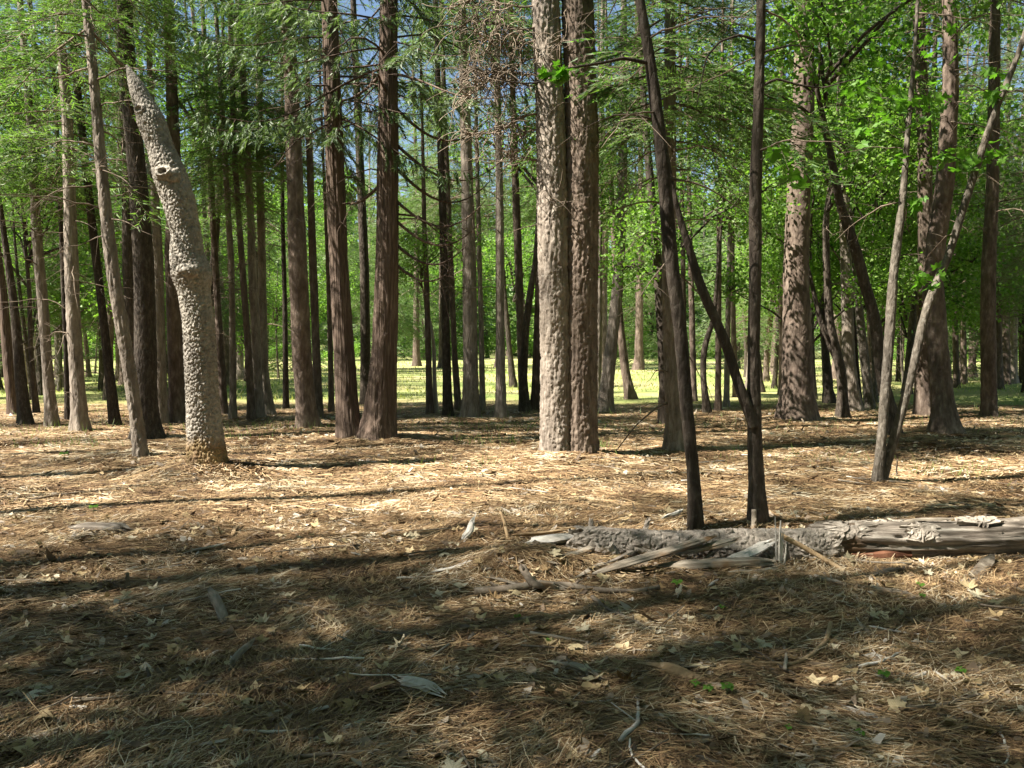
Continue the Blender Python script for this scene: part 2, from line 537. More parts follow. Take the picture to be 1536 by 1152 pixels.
def ground_mat():
    m, t = new_mat('forest floor')
    tc = N(t, 'ShaderNodeTexCoord')
    O = tc.outputs['Object']
    sep = N(t, 'ShaderNodeSeparateXYZ')
    t.links.new(O, sep.inputs[0])
    na = N(t, 'ShaderNodeTexNoise', i_Scale=0.8, i_Detail=6.0)
    nb = N(t, 'ShaderNodeTexNoise', i_Scale=22.0, i_Detail=6.0, i_Roughness=0.7)
    t.links.new(O, na.inputs[0])
    t.links.new(O, nb.inputs[0])
    mp = N(t, 'ShaderNodeMapping')
    mp.inputs['Scale'].default_value = (14, 55, 20)
    t.links.new(O, mp.inputs[0])
    nc = N(t, 'ShaderNodeTexNoise', i_Scale=1.0, i_Detail=5.0, i_Distortion=1.2)
    t.links.new(mp.outputs[0], nc.inputs[0])
    lit = ramp(t, [(0.22, (0.045, 0.029, 0.018)), (0.42, (0.115, 0.076, 0.042)), (0.58, (0.19, 0.13, 0.073)), (0.75, (0.30, 0.23, 0.145))], nc.outputs[0]).outputs[0]
    tone = ramp(t, [(0.3, (0.72, 0.68, 0.62)), (0.7, (1.15, 1.1, 1.05))], na.outputs[0]).outputs[0]
    lit = mixc(t, lit, tone, 1.0, 'MULTIPLY')
    fine = ramp(t, [(0.3, (0.6, 0.56, 0.5)), (0.7, (1.25, 1.22, 1.2))], nb.outputs[0]).outputs[0]
    lit = mixc(t, lit, fine, 0.8, 'MULTIPLY')
    # thin grass among the litter towards the meadow, then the meadow itself
    ng = N(t, 'ShaderNodeTexNoise', i_Scale=0.16, i_Detail=4.0)
    t.links.new(O, ng.inputs[0])
    gcol = ramp(t, [(0.3, (0.16, 0.23, 0.065)), (0.46, (0.27, 0.315, 0.11)), (0.6, (0.42, 0.38, 0.185)), (0.75, (0.48, 0.41, 0.235))], ng.outputs[0]).outputs[0]
    gcol = mixc(t, gcol, fine, 0.7, 'MULTIPLY')
    f1 = N(t, 'ShaderNodeMath', operation='MULTIPLY_ADD')
    t.links.new(na.outputs[0], f1.inputs[0])
    f1.inputs[1].default_value = 9.0
    t.links.new(sep.outputs['Y'], f1.inputs[2])
    mr = N(t, 'ShaderNodeMapRange')
    t.links.new(f1.outputs[0], mr.inputs[0])
    mr.inputs[1].default_value, mr.inputs[2].default_value = 24.5, 31.0
    col = mixc(t, lit, gcol, mr.outputs[0])
    mr2 = N(t, 'ShaderNodeMapRange')
    t.links.new(sep.outputs['Y'], mr2.inputs[0])
    mr2.inputs[1].default_value, mr2.inputs[2].default_value = 106, 122
    col = mixc(t, col, (0.12, 0.13, 0.05), mr2.outputs[0])
    h = N(t, 'ShaderNodeMath', operation='ADD')
    t.links.new(nc.outputs[0], h.inputs[0])
    t.links.new(nb.outputs[0], h.inputs[1])
    finish(t, col, 0.95, h.outputs[0], 0.02, 0.8, 0.1)
    return m
M_GROUND = ground_mat()

# ------------------------------------------------------------------ ground sheet
def build_ground():
    ys = [-60, -40, -25, -15, -9, -5, -3, -1, 0.5, 1.5]
    y = 2.0
    while y < 14:
        ys.append(y)
        y += 0.045 * (1 + 0.06 * (y - 2) ** 1.2)
    while y < 620:
        ys.append(y)
        y *= 1.035
    ys = np.array(ys)
    u = np.linspace(-1, 1, 190)
    u = np.sign(u) * (0.55 * np.abs(u) + 0.45 * np.abs(u) ** 3)
    hw = np.where(ys > 0, 7 + 1.35 * ys + 12 * np.clip((ys - 15) / 40, 0, 3), 7 - 0.9 * ys) * 1.6
    X = hw[:, None] * u[None]
    Y = np.repeat(ys[:, None], len(u), 1)
    Z = ground_z(X.ravel(), Y.ravel())
    V = np.stack([X.ravel(), Y.ravel(), Z], 1)
    n, k = X.shape
    i = np.arange(n - 1)[:, None] * k
    j = np.arange(k - 1)[None]
    F = np.stack([i + j, i + j + 1, i + k + j + 1, i + k + j], -1).reshape(-1, 4)
    a = Acc()
    a.add(V, F)
    o = obj('ground', a.mesh('ground', M_GROUND, True))
    tag(o, 'forest floor of dry needles running out to a sunny grass meadow', None, kind='structure')
build_ground()

# ------------------------------------------------------------------ bark relief
def bark_disp(kind, amp=1.0, seed=0, flare=0.3, lobes=4, knots=()):
    def f(th, s, q, D, P):
        r0 = np.hypot(q[:, 0], q[:, 1])
        out = np.zeros(len(th))
        if kind == 'plate':          # small squarish plates
            p = np.stack([np.cos(th) * .22 / .040, np.sin(th) * .22 / .040, q[:, 2] / .054], 1)
            p = p + 0.35 * np.stack([vnoise(p * .7, seed + 50), vnoise(p * .7, seed + 51), vnoise(p * .7, seed + 52)], 1)
            f1, f2 = voro(p, seed)
            crk = np.clip(1 - np.abs(fbm(np.stack([q[:, 0] / .06, q[:, 1] / .06, q[:, 2] / .3], 1), 3, seed + 77)) / .1, 0, 1)
            out = (0.021 * np.clip(1.2 - s * .16, .4, 1)) * (np.clip((f2 - f1) / 0.24, 0, 1) - 0.6) - .006 * crk + 0.007 * fbm(p * 2.5, 2, seed)
        elif kind == 'furrow':       # long ridges with deep furrows
            n1 = fbm(np.stack([q[:, 0] / .05, q[:, 1] / .05, q[:, 2] / .34], 1), 3, seed)
            n2 = fbm(np.stack([q[:, 0] / .035, q[:, 1] / .035, q[:, 2] / .11], 1), 2, seed + 31)
            cr = np.maximum(np.clip(1 - np.abs(n1) / .17, 0, 1), .75 * np.clip(1 - np.abs(n2) / .13, 0, 1))
            out = .006 - .024 * cr + .011 * fbm(q * np.array([80, 80, 34.]), 3, seed + 7) + .005 * n2
        elif kind == 'fibre':        # stringy vertical strips
            tw = th + 0.10 * s
            rr = np.maximum(r0, .02)
            p = np.stack([np.cos(tw) * rr / .022, np.sin(tw) * rr / .022, s / .55], 1)
            rid = 1 - np.abs(fbm(p, 3, seed)) * 2
            out = 0.024 * (rid - 0.6) + 0.006 * fbm(np.stack([p[:, 0] * 3, p[:, 1] * 3, p[:, 2] * 2], 1), 2, seed + 3)
        else:                        # fine, fairly smooth
            out = 0.009 * fbm(q * np.array([50, 50, 18.]), 3, seed) + 0.009 * fbm(q * 8, 2, seed + 5)
        out = out * amp * np.clip(r0 / .12, .25, 1.0)
        out += r0 * 0.06 * fbm(np.stack([q[:, 0] * 3, q[:, 1] * 3, s * 1.3], 1), 2, seed + 20)
        out += r0 * flare * np.exp(-np.maximum(s - 0.12, 0) / 0.24) * (0.62 + 0.38 * np.cos(lobes * th + seed))
        for (c, rr, dep, rim) in knots:
            w = P + D * r0[:, None] - np.asarray(c)
            dd = np.sqrt((w[:, 0] * .82) ** 2 + w[:, 1] ** 2 * .3 + (w[:, 2] * 1.1) ** 2) + .35 * rr * fbm(w * 14, 2, 3)
            rim_r = rr * 1.55
            out += rim * np.exp(-((dd - rim_r) / (rr * .6)) ** 2) - dep * np.clip(1.15 - dd / rr, 0, 1) ** .5
        return out
    return f

def trunk_curve(pts, d, H=None, wob=0.0, seed=0, straight=0.5):
    """pixel outline (x, y, width) -> curve [x,y,z,r] on the plane y = d, carried on above the picture up to height H"""
    P = []
    for (x, y, w) in pts:
        p = at(x, y, d)
        P.append([p[0], p[1], p[2], w / 2 / FPX * d])
    P = np.array(P)
    g = gz(P[0, 0], P[0, 1])
    P[0, 2] = g
    low = P[0].copy()
    low[2] -= 0.16
    low[:2] -= (P[1, :2] - P[0, :2]) / max(.1, P[1, 2] - P[0, 2]) * .16
    P = np.concatenate([[low], P])
    if H and P[-1, 2] < H - 0.5:
        v = P[-1, :3] - P[-2, :3]
        v = v / max(1e-3, v[2])
        z0, r0 = P[-1, 2], P[-1, 3]
        for k in range(1, 7):
            t = k / 6
            dz = (H - z0) * t
            lean = v[:2] * dz * (1 - straight * t)
            P = np.concatenate([P, [[P[-1 - (k - 1), 0] * 0 + P[len(pts), 0] + lean[0], P[len(pts), 1] + lean[1], z0 + dz, max(0.012, r0 * (1 - t) ** .8)]]])
    if wob:
        z = P[:, 2]
        P[:, 1] += wob * vnoise(np.stack([z * .35, z * 0 + seed, z * 0], 1), seed)
    return P

def trunk_mesh(P4, origin, mat, kind, step, k, ztop, amp=1.0, seed=0, flare=.3, lobes=4, knots=(), sm=0.3):
    """fine rings where the picture sees them (below ztop), coarse above"""
    Q, s = resample(P4, 0.05)
    Q = smooth_path(Q, s, sm)
    low = Q[Q[:, 2] <= ztop]
    if len(low) < 4:
        low = Q
    nlow = max(4, int(0.05 * len(low) / step))
    idx = np.linspace(0, len(low) - 1, nlow)
    A = np.stack([np.interp(idx, np.arange(len(low)), low[:, c]) for c in range(4)], 1)
    hi = Q[len(low):][::14]
    if len(Q) > len(low):
        hi = np.concatenate([hi, Q[-1:]])
        A = np.concatenate([A, hi])
    a = Acc()
    kn = [(np.asarray(c) - origin, r, dd, rm) for (c, r, dd, rm) in knots]
    add_tube(a, A[:, :3] - origin, A[:, 3], k, disp=bark_disp(kind, amp, seed, flare, lobes, kn), cap=True)
    return a.mesh('trunk', mat, True), Q

# ------------------------------------------------------------------ foliage prototypes
def tri_needles(C, Dv, L, W, rs):
    """one thin triangle per needle spray: base centre C, direction Dv"""
    n = len(C)
    side = norm(np.cross(Dv, norm(rs.normal(size=(n, 3)) * np.array([1, 1, .6]) + np.array([0, 0, .8]))))
    a = C - side * W[:, None] * .5
    b = C + side * W[:, None] * .5
    c = C + Dv * L[:, None]
    V = np.stack([a, b, c], 1).reshape(-1, 3)
    F = np.arange(3 * n).reshape(-1, 3)
    return V, F

def twig_paths(L, nside, rs, droop=.15, ang=(0.8, 1.1), ratio=.42, flat=.25):
    """main axis along +x with side twigs; list of polylines (first one is the axis)"""
    t = np.linspace(0, 1, 9)
    ax = np.stack([t * L, .05 * L * np.sin(t * 3 + rs.random() * 6) * t, -droop * L * t ** 1.7 + .04 * L * np.sin(t * 4)], 1)
    out = [ax]
    for i in range(nside):
        u = 0.16 + 0.82 * (i + rs.random() * .6) / nside
        p0 = np.array([np.interp(u, t, ax[:, c]) for c in range(3)])
        sgn = 1 if i % 2 else -1
        l = ratio * L * (1.05 - u) ** .75 * (.7 + .5 * rs.random()) + .05
        a = ang[0] + (ang[1] - ang[0]) * rs.random()
        dv = np.array([math.cos(a), sgn * math.sin(a), rs.normal() * flat])
        v = np.linspace(0, 1, 4)[:, None]
        q = p0 + dv * v * l
        q[:, 2] -= .22 * l * (v[:, 0] ** 2)
        out.append(q)
    return out

def fir_branch(L, nside, step, nl, nw, rs, fullness=1.0, start=.12, droop=.15, k=3, tuft=False):
    a = Acc()
    paths = twig_paths(L, nside, rs, droop)
    add_tube(a, paths[0], np.linspace(.011 * L / 2 + .004, .002, 9), k, 0, cap=False)
    C, Dv = [], []
    for pi, q in enumerate(paths):
        if pi:
            add_tube(a, q, np.linspace(.0045, .0015, 4), 3, 0, cap=False)
        ql, s = resample(q, step)
        T = norm(np.gradient(ql, axis=0))
        lo = start if pi == 0 else .1
        for u, (p, tv) in enumerate(zip(ql, T)):
            if u / max(1, len(ql) - 1) < lo or rs.random() > fullness:
                continue
            side = norm(np.cross(tv, np.array([0, 0, 1.0])))
            for sg in (-1, 1):
                dv = tv * (.75 + .3 * rs.random()) + sg * side * (.6 + .3 * rs.random()) + np.array([0, 0, rs.normal() * .25 + .1])
                C.append(p)
                Dv.append(dv)
            if tuft:
                for _ in range(2):
                    C.append(p)
                    Dv.append(tv * .6 + rs.normal(size=3) * .6)
    C, Dv = np.array(C), norm(np.array(Dv))
    n = len(C)
    V, F = tri_needles(C, Dv, nl * (.7 + .6 * rs.random(n)), nw * (.7 + .6 * rs.random(n)), rs)
    a.add(V, F, 1)
    return a

def pine_branch(L, nside, rs, nl=.16, nw=.011, per=26, k=3):
    """bare axis ending in bottle-brush tufts"""
    a = Acc()
    paths = twig_paths(L, nside, rs, .08, (.5, .9), .4, .45)
    add_tube(a, paths[0], np.linspace(.016 * L / 2 + .005, .004, 9), k, 0, cap=False)
    C, Dv = [], []
    for pi, q in enumerate(paths):
        if pi:
            q[:, 2] += np.linspace(0, 1, 4) ** 2 * .3 * np.linalg.norm(q[-1] - q[0])
            add_tube(a, q, np.linspace(.007, .003, 4), 3, 0, cap=False)
        for b in (0.72, .86, 1.0):
            e = np.array([np.interp(b, np.linspace(0, 1, len(q)), q[:, c]) for c in range(3)])
            tv = norm(q[-1] - q[-2])
            for _ in range(per // 2):
                C.append(e - tv * rs.random() * .1)
                Dv.append(tv * (.2 + rs.random()) + rs.normal(size=3) * .55)
    C, Dv = np.array(C), norm(np.array(Dv))
    n = len(C)
    V, F = tri_needles(C, Dv, nl * (.7 + .6 * rs.random(n)), np.full(n, nw), rs)
    a.add(V, F, 1)
    return a

def cedar_branch(L, nside, rs, k=3, dens=1.0):
    """drooping limb with flat hanging fan sprays"""
    a = Acc()
    t = np.linspace(0, 1, 10)
    ax = np.stack([t * L, .08 * L * np.sin(t * 4 + rs.random() * 6) * t, -.30 * L * np.sin(t * 2.2) * t + .22 * L * t ** 3], 1)
    add_tube(a, ax, np.linspace(.012 * L / 2 + .006, .003, 10), k, 0, cap=False)
    C, Dv = [], []
    for i in range(nside):
        u = .22 + .78 * (i + rs.random()) / nside
        p0 = np.array([np.interp(u, t, ax[:, c]) for c in range(3)])
        sg = 1 if i % 2 else -1
        l = (.22 + .28 * rs.random()) * (1.15 - .5 * u)
        an = .5 + .7 * rs.random()
        dv = norm(np.array([math.cos(an), sg * math.sin(an), -.25 - .6 * rs.random()]))
        v = np.linspace(0, 1, 4)[:, None]
        q = p0 + dv * v * l + np.array([0, 0, -1]) * (v ** 2) * l * .35
        add_tube(a, q, np.linspace(.004, .0015, 4), 3, 0, cap=False)
        pl = norm(np.cross(dv, np.array([-.3 * sg, .3, 1.0]) + rs.normal(size=3) * .3))
        m = int(13 * dens * l / .35)
        for jn in range(m):
            b = .15 + .85 * jn / m
            e = np.array([np.interp(b, np.linspace(0, 1, 4), q[:, c]) for c in range(3)])
            for s2 in (-1, 1):
                C.append(e)
                Dv.append(dv * (.8 + .3 * rs.random()) + s2 * pl * (.55 + .3 * rs.random()) + np.array([0, 0, -.25]) + rs.normal(size=3) * .12)
    C, Dv = np.array(C), norm(np.array(Dv))
    n = len(C)
    L2 = .085 * (.6 + .8 * rs.random(n))
    V, F = tri_needles(C, Dv, L2, .022 * (.7 + .6 * rs.random(n)), rs)
    a.add(V, F, 1)
    return a

def dead_branch(L, nside, rs, droop=.2, k=4, r0=None):
    a = Acc()
    paths = twig_paths(L, nside, rs, droop, (.5, 1.3), .45, .5)
    ax = paths[0]
    ax[:, 1] += .06 * L * np.cumsum(rs.normal(size=9)) * .3
    ax[:, 2] += .05 * L * np.cumsum(rs.normal(size=9)) * .3
    ax -= ax[0]
    add_tube(a, ax, np.linspace(r0 or (.007 * L + .005), .0025, 9), k, 0, cap=True)
    for q in paths[1:]:
        add_tube(a, q, np.linspace(.0045, .0015, 4), 3, 0, cap=False)
    return a

def place(acc, proto, z, az, pitch, sc, off=(0, 0)):
    M = rotz(az) @ roty(-pitch) * sc
    acc.addacc(proto, M, np.array([off[0], off[1], z]))

def conifer_crown(seed, H, z0, L0, n, protos, top_protos=None, dead=None, ndead=0, zdead=0, droop=(-.35, .5), power=.8, ragged=.35, topthin=1.7):
    """live branches from z0 to H round a stem at the origin, bare dead ones below"""
    rs = np.random.default_rng(seed)
    a = Acc()
    az = rs.random() * 6
    for i in range(n):
        u = ((i + .5 * rs.random()) / n) ** topthin
        z = z0 + (H - z0) * u
        az += 2.4 + rs.normal() * .5
        L = L0 * (1 - u) ** power * (1 - ragged + 2 * ragged * rs.random()) + .25
        p = (top_protos if (top_protos and u > .45) else protos)
        pr, pl = p[rs.integers(len(p))]
        place(a, pr, z, az, droop[0] + (droop[1] - droop[0]) * u + rs.normal() * .12, L / pl)
    for i in range(ndead):
        z = zdead + (z0 + 1.5 - zdead) * rs.random()
        pr, pl = dead[rs.integers(len(dead))]
        place(a, pr, z, rs.random() * 6.3, rs.normal() * .25 - .1, L0 * (.35 + .5 * rs.random()) / pl)
    return a

rp = np.random.default_rng(5)
FIRB = [(fir_branch(2.2, 38, .055, .10, .022, rp, .95), 2.2) for _ in range(4)]
FIRS = [(fir_branch(2.2, 22, .11, .17, .05, rp, .95), 2.2) for _ in range(3)]
FIRSP = [(fir_branch(2.2, 26, .055, .10, .02, rp, .85, start=.35), 2.2) for _ in range(4)]
PINB = [(pine_branch(2.2, 13, rp), 2.2) for _ in range(4)]
CEDB = [(cedar_branch(2.4, 30, rp), 2.4) for _ in range(4)]
CEDS = [(cedar_branch(2.4, 14, rp, dens=.6), 2.4) for _ in range(2)]
DEAD = [(dead_branch(1.6, 7, rp), 1.6) for _ in range(6)]

def leaf_quads(C, size, rs, up=.8):
    """folded four-cornered leaves with random tilt"""
    n = len(C)
    nrm = norm(rs.normal(size=(n, 3)) + np.array([0, 0, up]))
    d = norm(np.cross(nrm, rs.normal(size=(n, 3))))
    e = np.cross(nrm, d)
    s = size * (.6 + .7 * rs.random(n))[:, None]
    a = C
    b = C + d * s * .5 + e * s * .38 + nrm * s * .1
    c = C + d * s
    f = C + d * s * .5 - e * s * .38 + nrm * s * .1
    V = np.stack([a, b, c, f], 1).reshape(-1, 3)
    i = np.arange(n) * 4
    F = np.concatenate([np.stack([i, i + 1, i + 2], 1), np.stack([i, i + 2, i + 3], 1)])
    return V, F

def broad_crown(seed, h, rad, nclump, per, size, stemr=.07, low=.15, lobes=7):
    """limbs reaching from the stem at the origin to leaf clumps in an uneven crown; h = height of the crown"""
    rs = np.random.default_rng(seed)
    a = Acc()
    lc = np.stack([rs.normal(size=lobes) * rad * .55, rs.normal(size=lobes) * rad * .55, h * (low + (1 - low) * rs.random(lobes))], 1)
    lr = rad * (.35 + .35 * rs.random(lobes))
    C = []
    for i in range(nclump):
        k = rs.integers(lobes)
        v = rs.normal(size=3)
        v = v / np.linalg.norm(v) * rs.random() ** .45
        C.append(lc[k] + v * lr[k] * np.array([1, 1, .75]))
    C = np.array(C)
    for k in range(lobes):
        zb = max(0, lc[k, 2] - rad * .9)
        t = np.linspace(0, 1, 7)[:, None]
        q = np.array([0, 0, zb]) * (1 - t) + lc[k] * t + np.array([0, 0, 1]) * (np.sin(t * 3.14) * .1 * rad) + rs.normal(size=(7, 3)) * .05 * np.minimum(t * 3, 1)
        q[0] = (0, 0, zb)
        add_tube(a, q, np.linspace(stemr * .6, stemr * .18, 7), 5, 0, cap=False)
    for i in range(nclump):
        k = int(np.argmin(((lc - C[i]) ** 2).sum(1)))
        t = np.linspace(0, 1, 4)[:, None]
        q = lc[k] * (1 - t) + C[i] * t + rs.normal(size=(4, 3)) * .06 * np.sin(t * 3.14)
        add_tube(a, q, np.linspace(.014, .004, 4), 3, 0, cap=False)
    cs = rad * .17
    P = np.repeat(C, per, 0) + rs.normal(size=(nclump * per, 3)) * np.array([cs, cs, cs * .55])
    V, F = leaf_quads(P, size, rs)
    a.add(V, F, 1)
    return a

CROWN = {}
def crown_mesh(name, acc, mats):
    CROWN[name] = acc.mesh('crown', mats, {0})
FM = [M_DEADTW, M_NEEDLE]
PM = [M_DEADTW, M_PNEEDLE]
CM = [M_CEDAR, M_CSPRAY]
BM = [M_DARK, M_BROAD]
# crown meshes start at z = 0 (foot of the live crown)
crown_mesh('fir_a', conifer_crown(1, 11.5, 0, 2.2, 82, FIRB, FIRS, DEAD, 14, -3), FM)
crown_mesh('fir_b', conifer_crown(2, 10.5, 0, 1.9, 66, FIRB, FIRS, DEAD, 18, -4), FM)
crown_mesh('fir_thin', conifer_crown(3, 10, 0, 1.8, 44, FIRSP, FIRS, DEAD, 26, -4.5, ragged=.5), FM)
crown_mesh('fir_sparse', conifer_crown(4, 10, 0, 2.1, 30, FIRSP, FIRS, DEAD, 14, -3, ragged=.6), FM)
crown_mesh('pine_a', conifer_crown(5, 14, 0, 2.6, 58, PINB, None, DEAD, 12, -3, droop=(-.2, .6), power=.6), PM)
crown_mesh('pine_b', conifer_crown(6, 11, 0, 2.2, 44, PINB, None, DEAD, 16, -4, droop=(-.3, .5), power=.6), PM)
crown_mesh('cedar_a', conifer_crown(7, 11, 0, 2.4, 42, CEDB, CEDS, DEAD, 10, -2.5, droop=(-.1, .4), power=.7), CM)
crown_mesh('young_fir', conifer_crown(8, 8, 0.2, 1.9, 90, FIRB, FIRS, power=.9, droop=(-.15, .5), topthin=1.05), FM)
for i, (h, r_, nc, pr, s_) in enumerate(((7, 2.8, 150, 46, .13), (5.5, 2.4, 120, 46, .12), (9, 3.2, 165, 44, .14), (3.2, 1.7, 75, 42, .10))):
    crown_mesh('broad_' + 'abcd'[i], broad_crown(20 + i, h, r_, nc, pr, s_), BM)
crown_mesh('shade_fir', conifer_crown(12, 13, 0, 3.0, 100, FIRS, None, DEAD, 10, -3, topthin=1.1, ragged=.55), FM)
crown_mesh('shade_thin', conifer_crown(13, 13, 0, 2.8, 52, FIRS, None, DEAD, 10, -3, topthin=1.1, ragged=.65), FM)
# farther trees: fewer, larger leaf faces
FARB = [(fir_branch(2.6, 12, .17, .24, .06, rp, .95, k=3), 2.6) for _ in range(3)]
crown_mesh('far_fir', conifer_crown(9, 22, 0, 3.4, 70, FARB, ragged=.4, power=.75), FM)
crown_mesh('far_pine', conifer_crown(10, 18, 0, 3.6, 60, FARB, ragged=.5, power=.45, droop=(-.2, .5)), PM)
crown_mesh('far_broad', broad_crown(31, 10, 4.2, 170, 30, .34, stemr=.12, low=.08, lobes=10), BM)
crown_mesh('far_bush', broad_crown(32, 4, 3.0, 90, 30, .26, stemr=.05, low=.05, lobes=7), BM)

DEADM = [dead_branch(1.2, 4 + i % 4, np.random.default_rng(100 + i), droop=.05 + .1 * (i % 4)).mesh('branch', M_DEADTW, True) for i in range(8)]
LONGM = [dead_branch(2.2, 9 + i, np.random.default_rng(130 + i), droop=.25 + .1 * i, k=5).mesh('branch', M_CEDAR, True) for i in range(4)]

# ------------------------------------------------------------------ trees, placed where they stand
BARK = {'fir': (M_FIR, 'furrow'), 'fir_shade': (M_FIR_SHADE, 'furrow'), 'pine': (M_PINE, 'furrow'), 'cedar': (M_CEDAR, 'fibre'), 'oak': (M_OAK, 'plate'), 'dark': (M_DARK, 'fine'), 'grey': (M_GREYST, 'fine'), 'pale': (M_PALE, 'fine')}
TREES = {}
def frame_top(d):
    return CAM_H + d * (520 / FPX) + .6

def along(Q, z):
    return np.array([np.interp(z, Q[:, 2], Q[:, c]) for c in range(4)])

def add_branches(e, base, Q, n, z0, z1, seed, meshes, sc=(.5, 1.1), pitch=(-.3, .15)):
    rs = np.random.default_rng(seed)
    for i in range(n):
        z = z0 + (z1 - z0) * (i + rs.random()) / n
        p = along(Q, z)
        az = rs.random() * TAU
        s = sc[0] + (sc[1] - sc[0]) * rs.random()
        o = obj('branch', meshes[rs.integers(len(meshes))], e,
                (p[0] - base[0] + math.cos(az) * p[3] * .8, p[1] - base[1] + math.sin(az) * p[3] * .8, z - base[2]),
                (rs.random() * .6, -(pitch[0] + (pitch[1] - pitch[0]) * rs.random()), az), s)

def tree(key, name, sp, pts, label, H=20, crown=None, nb=0, bz=None, step=None, k=None, amp=1.0, flare=.55, knots=(), seed=None, group=None, wob=.1, sm=.3, d=None, bm=None, cat='tree', bsc=(.5, 1.1)):
    b = G(pts[0][0], pts[0][1])
    d = d or b[1] + pts[0][2] / 2 / FPX * b[1] * .7
    seed = seed if seed is not None else abs(hash(key)) % 997 if False else sum(map(ord, key)) % 997
    P4 = trunk_curve(pts, d, H, wob, seed)
    base = np.array([P4[1, 0], P4[1, 1], gz(P4[1, 0], P4[1, 1])])
    e = empty(name, base)
    tag(e, label, cat, group)
    mat, kind = BARK[sp]
    step = step or max(.03, d * .0034)
    k = k or (32 if d < 17 else 17)
    kn = [(at(c[0], c[1], d) + np.array([0, -c[5], 0]), c[2], c[3], c[4]) for c in knots]
    me, Q = trunk_mesh(P4, base, mat, kind, step, k, frame_top(d), amp if d < 14 else amp * .6, seed, flare, 3 + seed % 3, kn, sm)
    obj('trunk', me, e)
    if crown:
        cm, z0, s = crown
        p = along(Q, z0)
        obj('crown', CROWN[cm], e, (p[0] - base[0], p[1] - base[1], z0 - base[2]), (0, 0, seed * 1.7), s)
    if nb:
        z0, z1 = bz or (2.5, frame_top(d))
        add_branches(e, base, Q, nb, z0, z1, seed + 5, bm or DEADM, bsc)
    TREES[key] = (e, base, Q, d)
    return e

# -- the trees one can name
tree('snag', 'dead_oak', 'oak', [(310, 700, 55), (308, 660, 50), (304, 600, 46), (301, 540, 46), (298, 480, 45), (291, 437, 44), (288, 412, 58), (281, 385, 50), (279, 350, 42), (268, 300, 47), (255, 262, 48), (241, 222, 37), (226, 180, 39), (216, 156, 29), (204, 128, 22), (197, 113, 13), (190, 98, 3)],
     'broken dead oak trunk with grey plated bark, knot hole and leaning top', H=None, step=.0105, k=140, knots=[(262, 266, .10, -.05, .0, .17), (254, 262, .038, .13, .018, .22), (292, 408, .09, -.045, .0, .2), (215, 168, .03, .02, .02, .15)], wob=0, sm=.075, flare=.22)
# twin-stemmed fir: two trunks grown together at the foot
tree('twin', 'twin_fir', 'fir_shade', [(868, 684, 58), (868, 600, 56), (869, 500, 55), (870, 400, 54), (872, 200, 50), (870, 100, 47), (866, 0, 45)],
     'thick twin-stemmed fir with furrowed bark in the middle of the clearing', H=26, crown=('fir_b', 9.5, 1.1), step=.016, k=88, flare=.24, wob=.03, d=12.04)
e, b, Q, d = TREES['twin']
P4 = trunk_curve([(837, 680, 50), (836, 600, 49), (834, 500, 48), (831, 400, 47), (827, 200, 44), (822, 100, 41), (818, 0, 39)], 12.0, 25, .03, 3)
me, Q2 = trunk_mesh(P4, b, M_FIR, 'furrow', .016, 84, frame_top(12), 1.0, 17, .2, 3)
obj('trunk', me, e)
add_branches(e, b, Q2, 10, 3.0, 6.6, 4, DEADM, (.3, .7))
add_branches(e, b, Q, 7, 3.4, 6.6, 8, DEADM, (.3, .6))

tree('cedarL', 'cedar_tree', 'cedar', [(527, 655, 38), (522, 600, 33), (515, 500, 30), (508, 400, 28), (503, 250, 27), (499, 139, 25), (494, 0, 22)],
     'reddish cedar leaning away from its thicker flared neighbour', H=22, crown=('cedar_a', 5.3, .9), step=.026, k=64, flare=.3, nb=6, bz=(4.4, 8), bm=LONGM, bsc=(.5, .9))
tree('cedarR', 'cedar_tree', 'cedar', [(567, 658, 54), (570, 610, 46), (575, 550, 40), (579, 480, 36), (581, 400, 33), (582, 250, 31), (582, 139, 28), (583, 0, 25)],
     'stringy-barked cedar with a wide flared foot beside a leaning cedar', H=24, crown=('cedar_a', 6.0, 1.0), step=.024, k=72, flare=.34, nb=12, bz=(3.3, 8), bm=LONGM, bsc=(.6, 1.1))
tree('darkA', 'slender_oak', 'dark', [(1043, 792, 23), (1042, 740, 19), (1037, 680, 18), (1028, 600, 19), (1021, 500, 20), (1007, 400, 20), (999, 312, 20), (993, 230, 18), (984, 165, 18), (975, 87, 16), (960, 0, 14)],
     'slender dark trunk bending left above the broken end of the log', H=10, crown=('broad_d', 6.6, .9), step=.02, k=48, flare=.4, wob=.05, nb=7, bz=(3.0, 4.8), bsc=(.4, .8))
tree('darkB', 'forked_oak', 'dark', [(1137, 785, 29), (1135, 740, 23), (1133, 680, 22), (1131, 620, 21), (1131, 500, 18), (1134, 400, 18), (1133, 300, 18), (1138, 174, 16), (1142, 0, 13)],
     'dark forked trunk standing just behind the fallen log', H=10, crown=('broad_a', 6.5, .8), step=.02, k=48, flare=.4, wob=.02, nb=4, bz=(3.0, 4.8), bsc=(.5, .9))
e, b, Q, d = TREES['darkB']
P4 = trunk_curve([(1131, 640, 17), (1123, 612, 17), (1108, 588, 15), (1099, 545, 15), (1080, 490, 15), (1055, 446, 14), (1043, 410, 14), (1038, 380, 11), (1022, 342, 10), (1014, 305, 9), (1003, 262, 7), (999, 220, 5)], d - .03, None, .04, 4)[1:]
P4[0, 2] = at(1131, 640, d)[2]
me, Q2 = trunk_mesh(P4, b, M_DARK, 'fine', .02, 30, 99, 1, 31, 0)
lo = obj('limb', me, e)

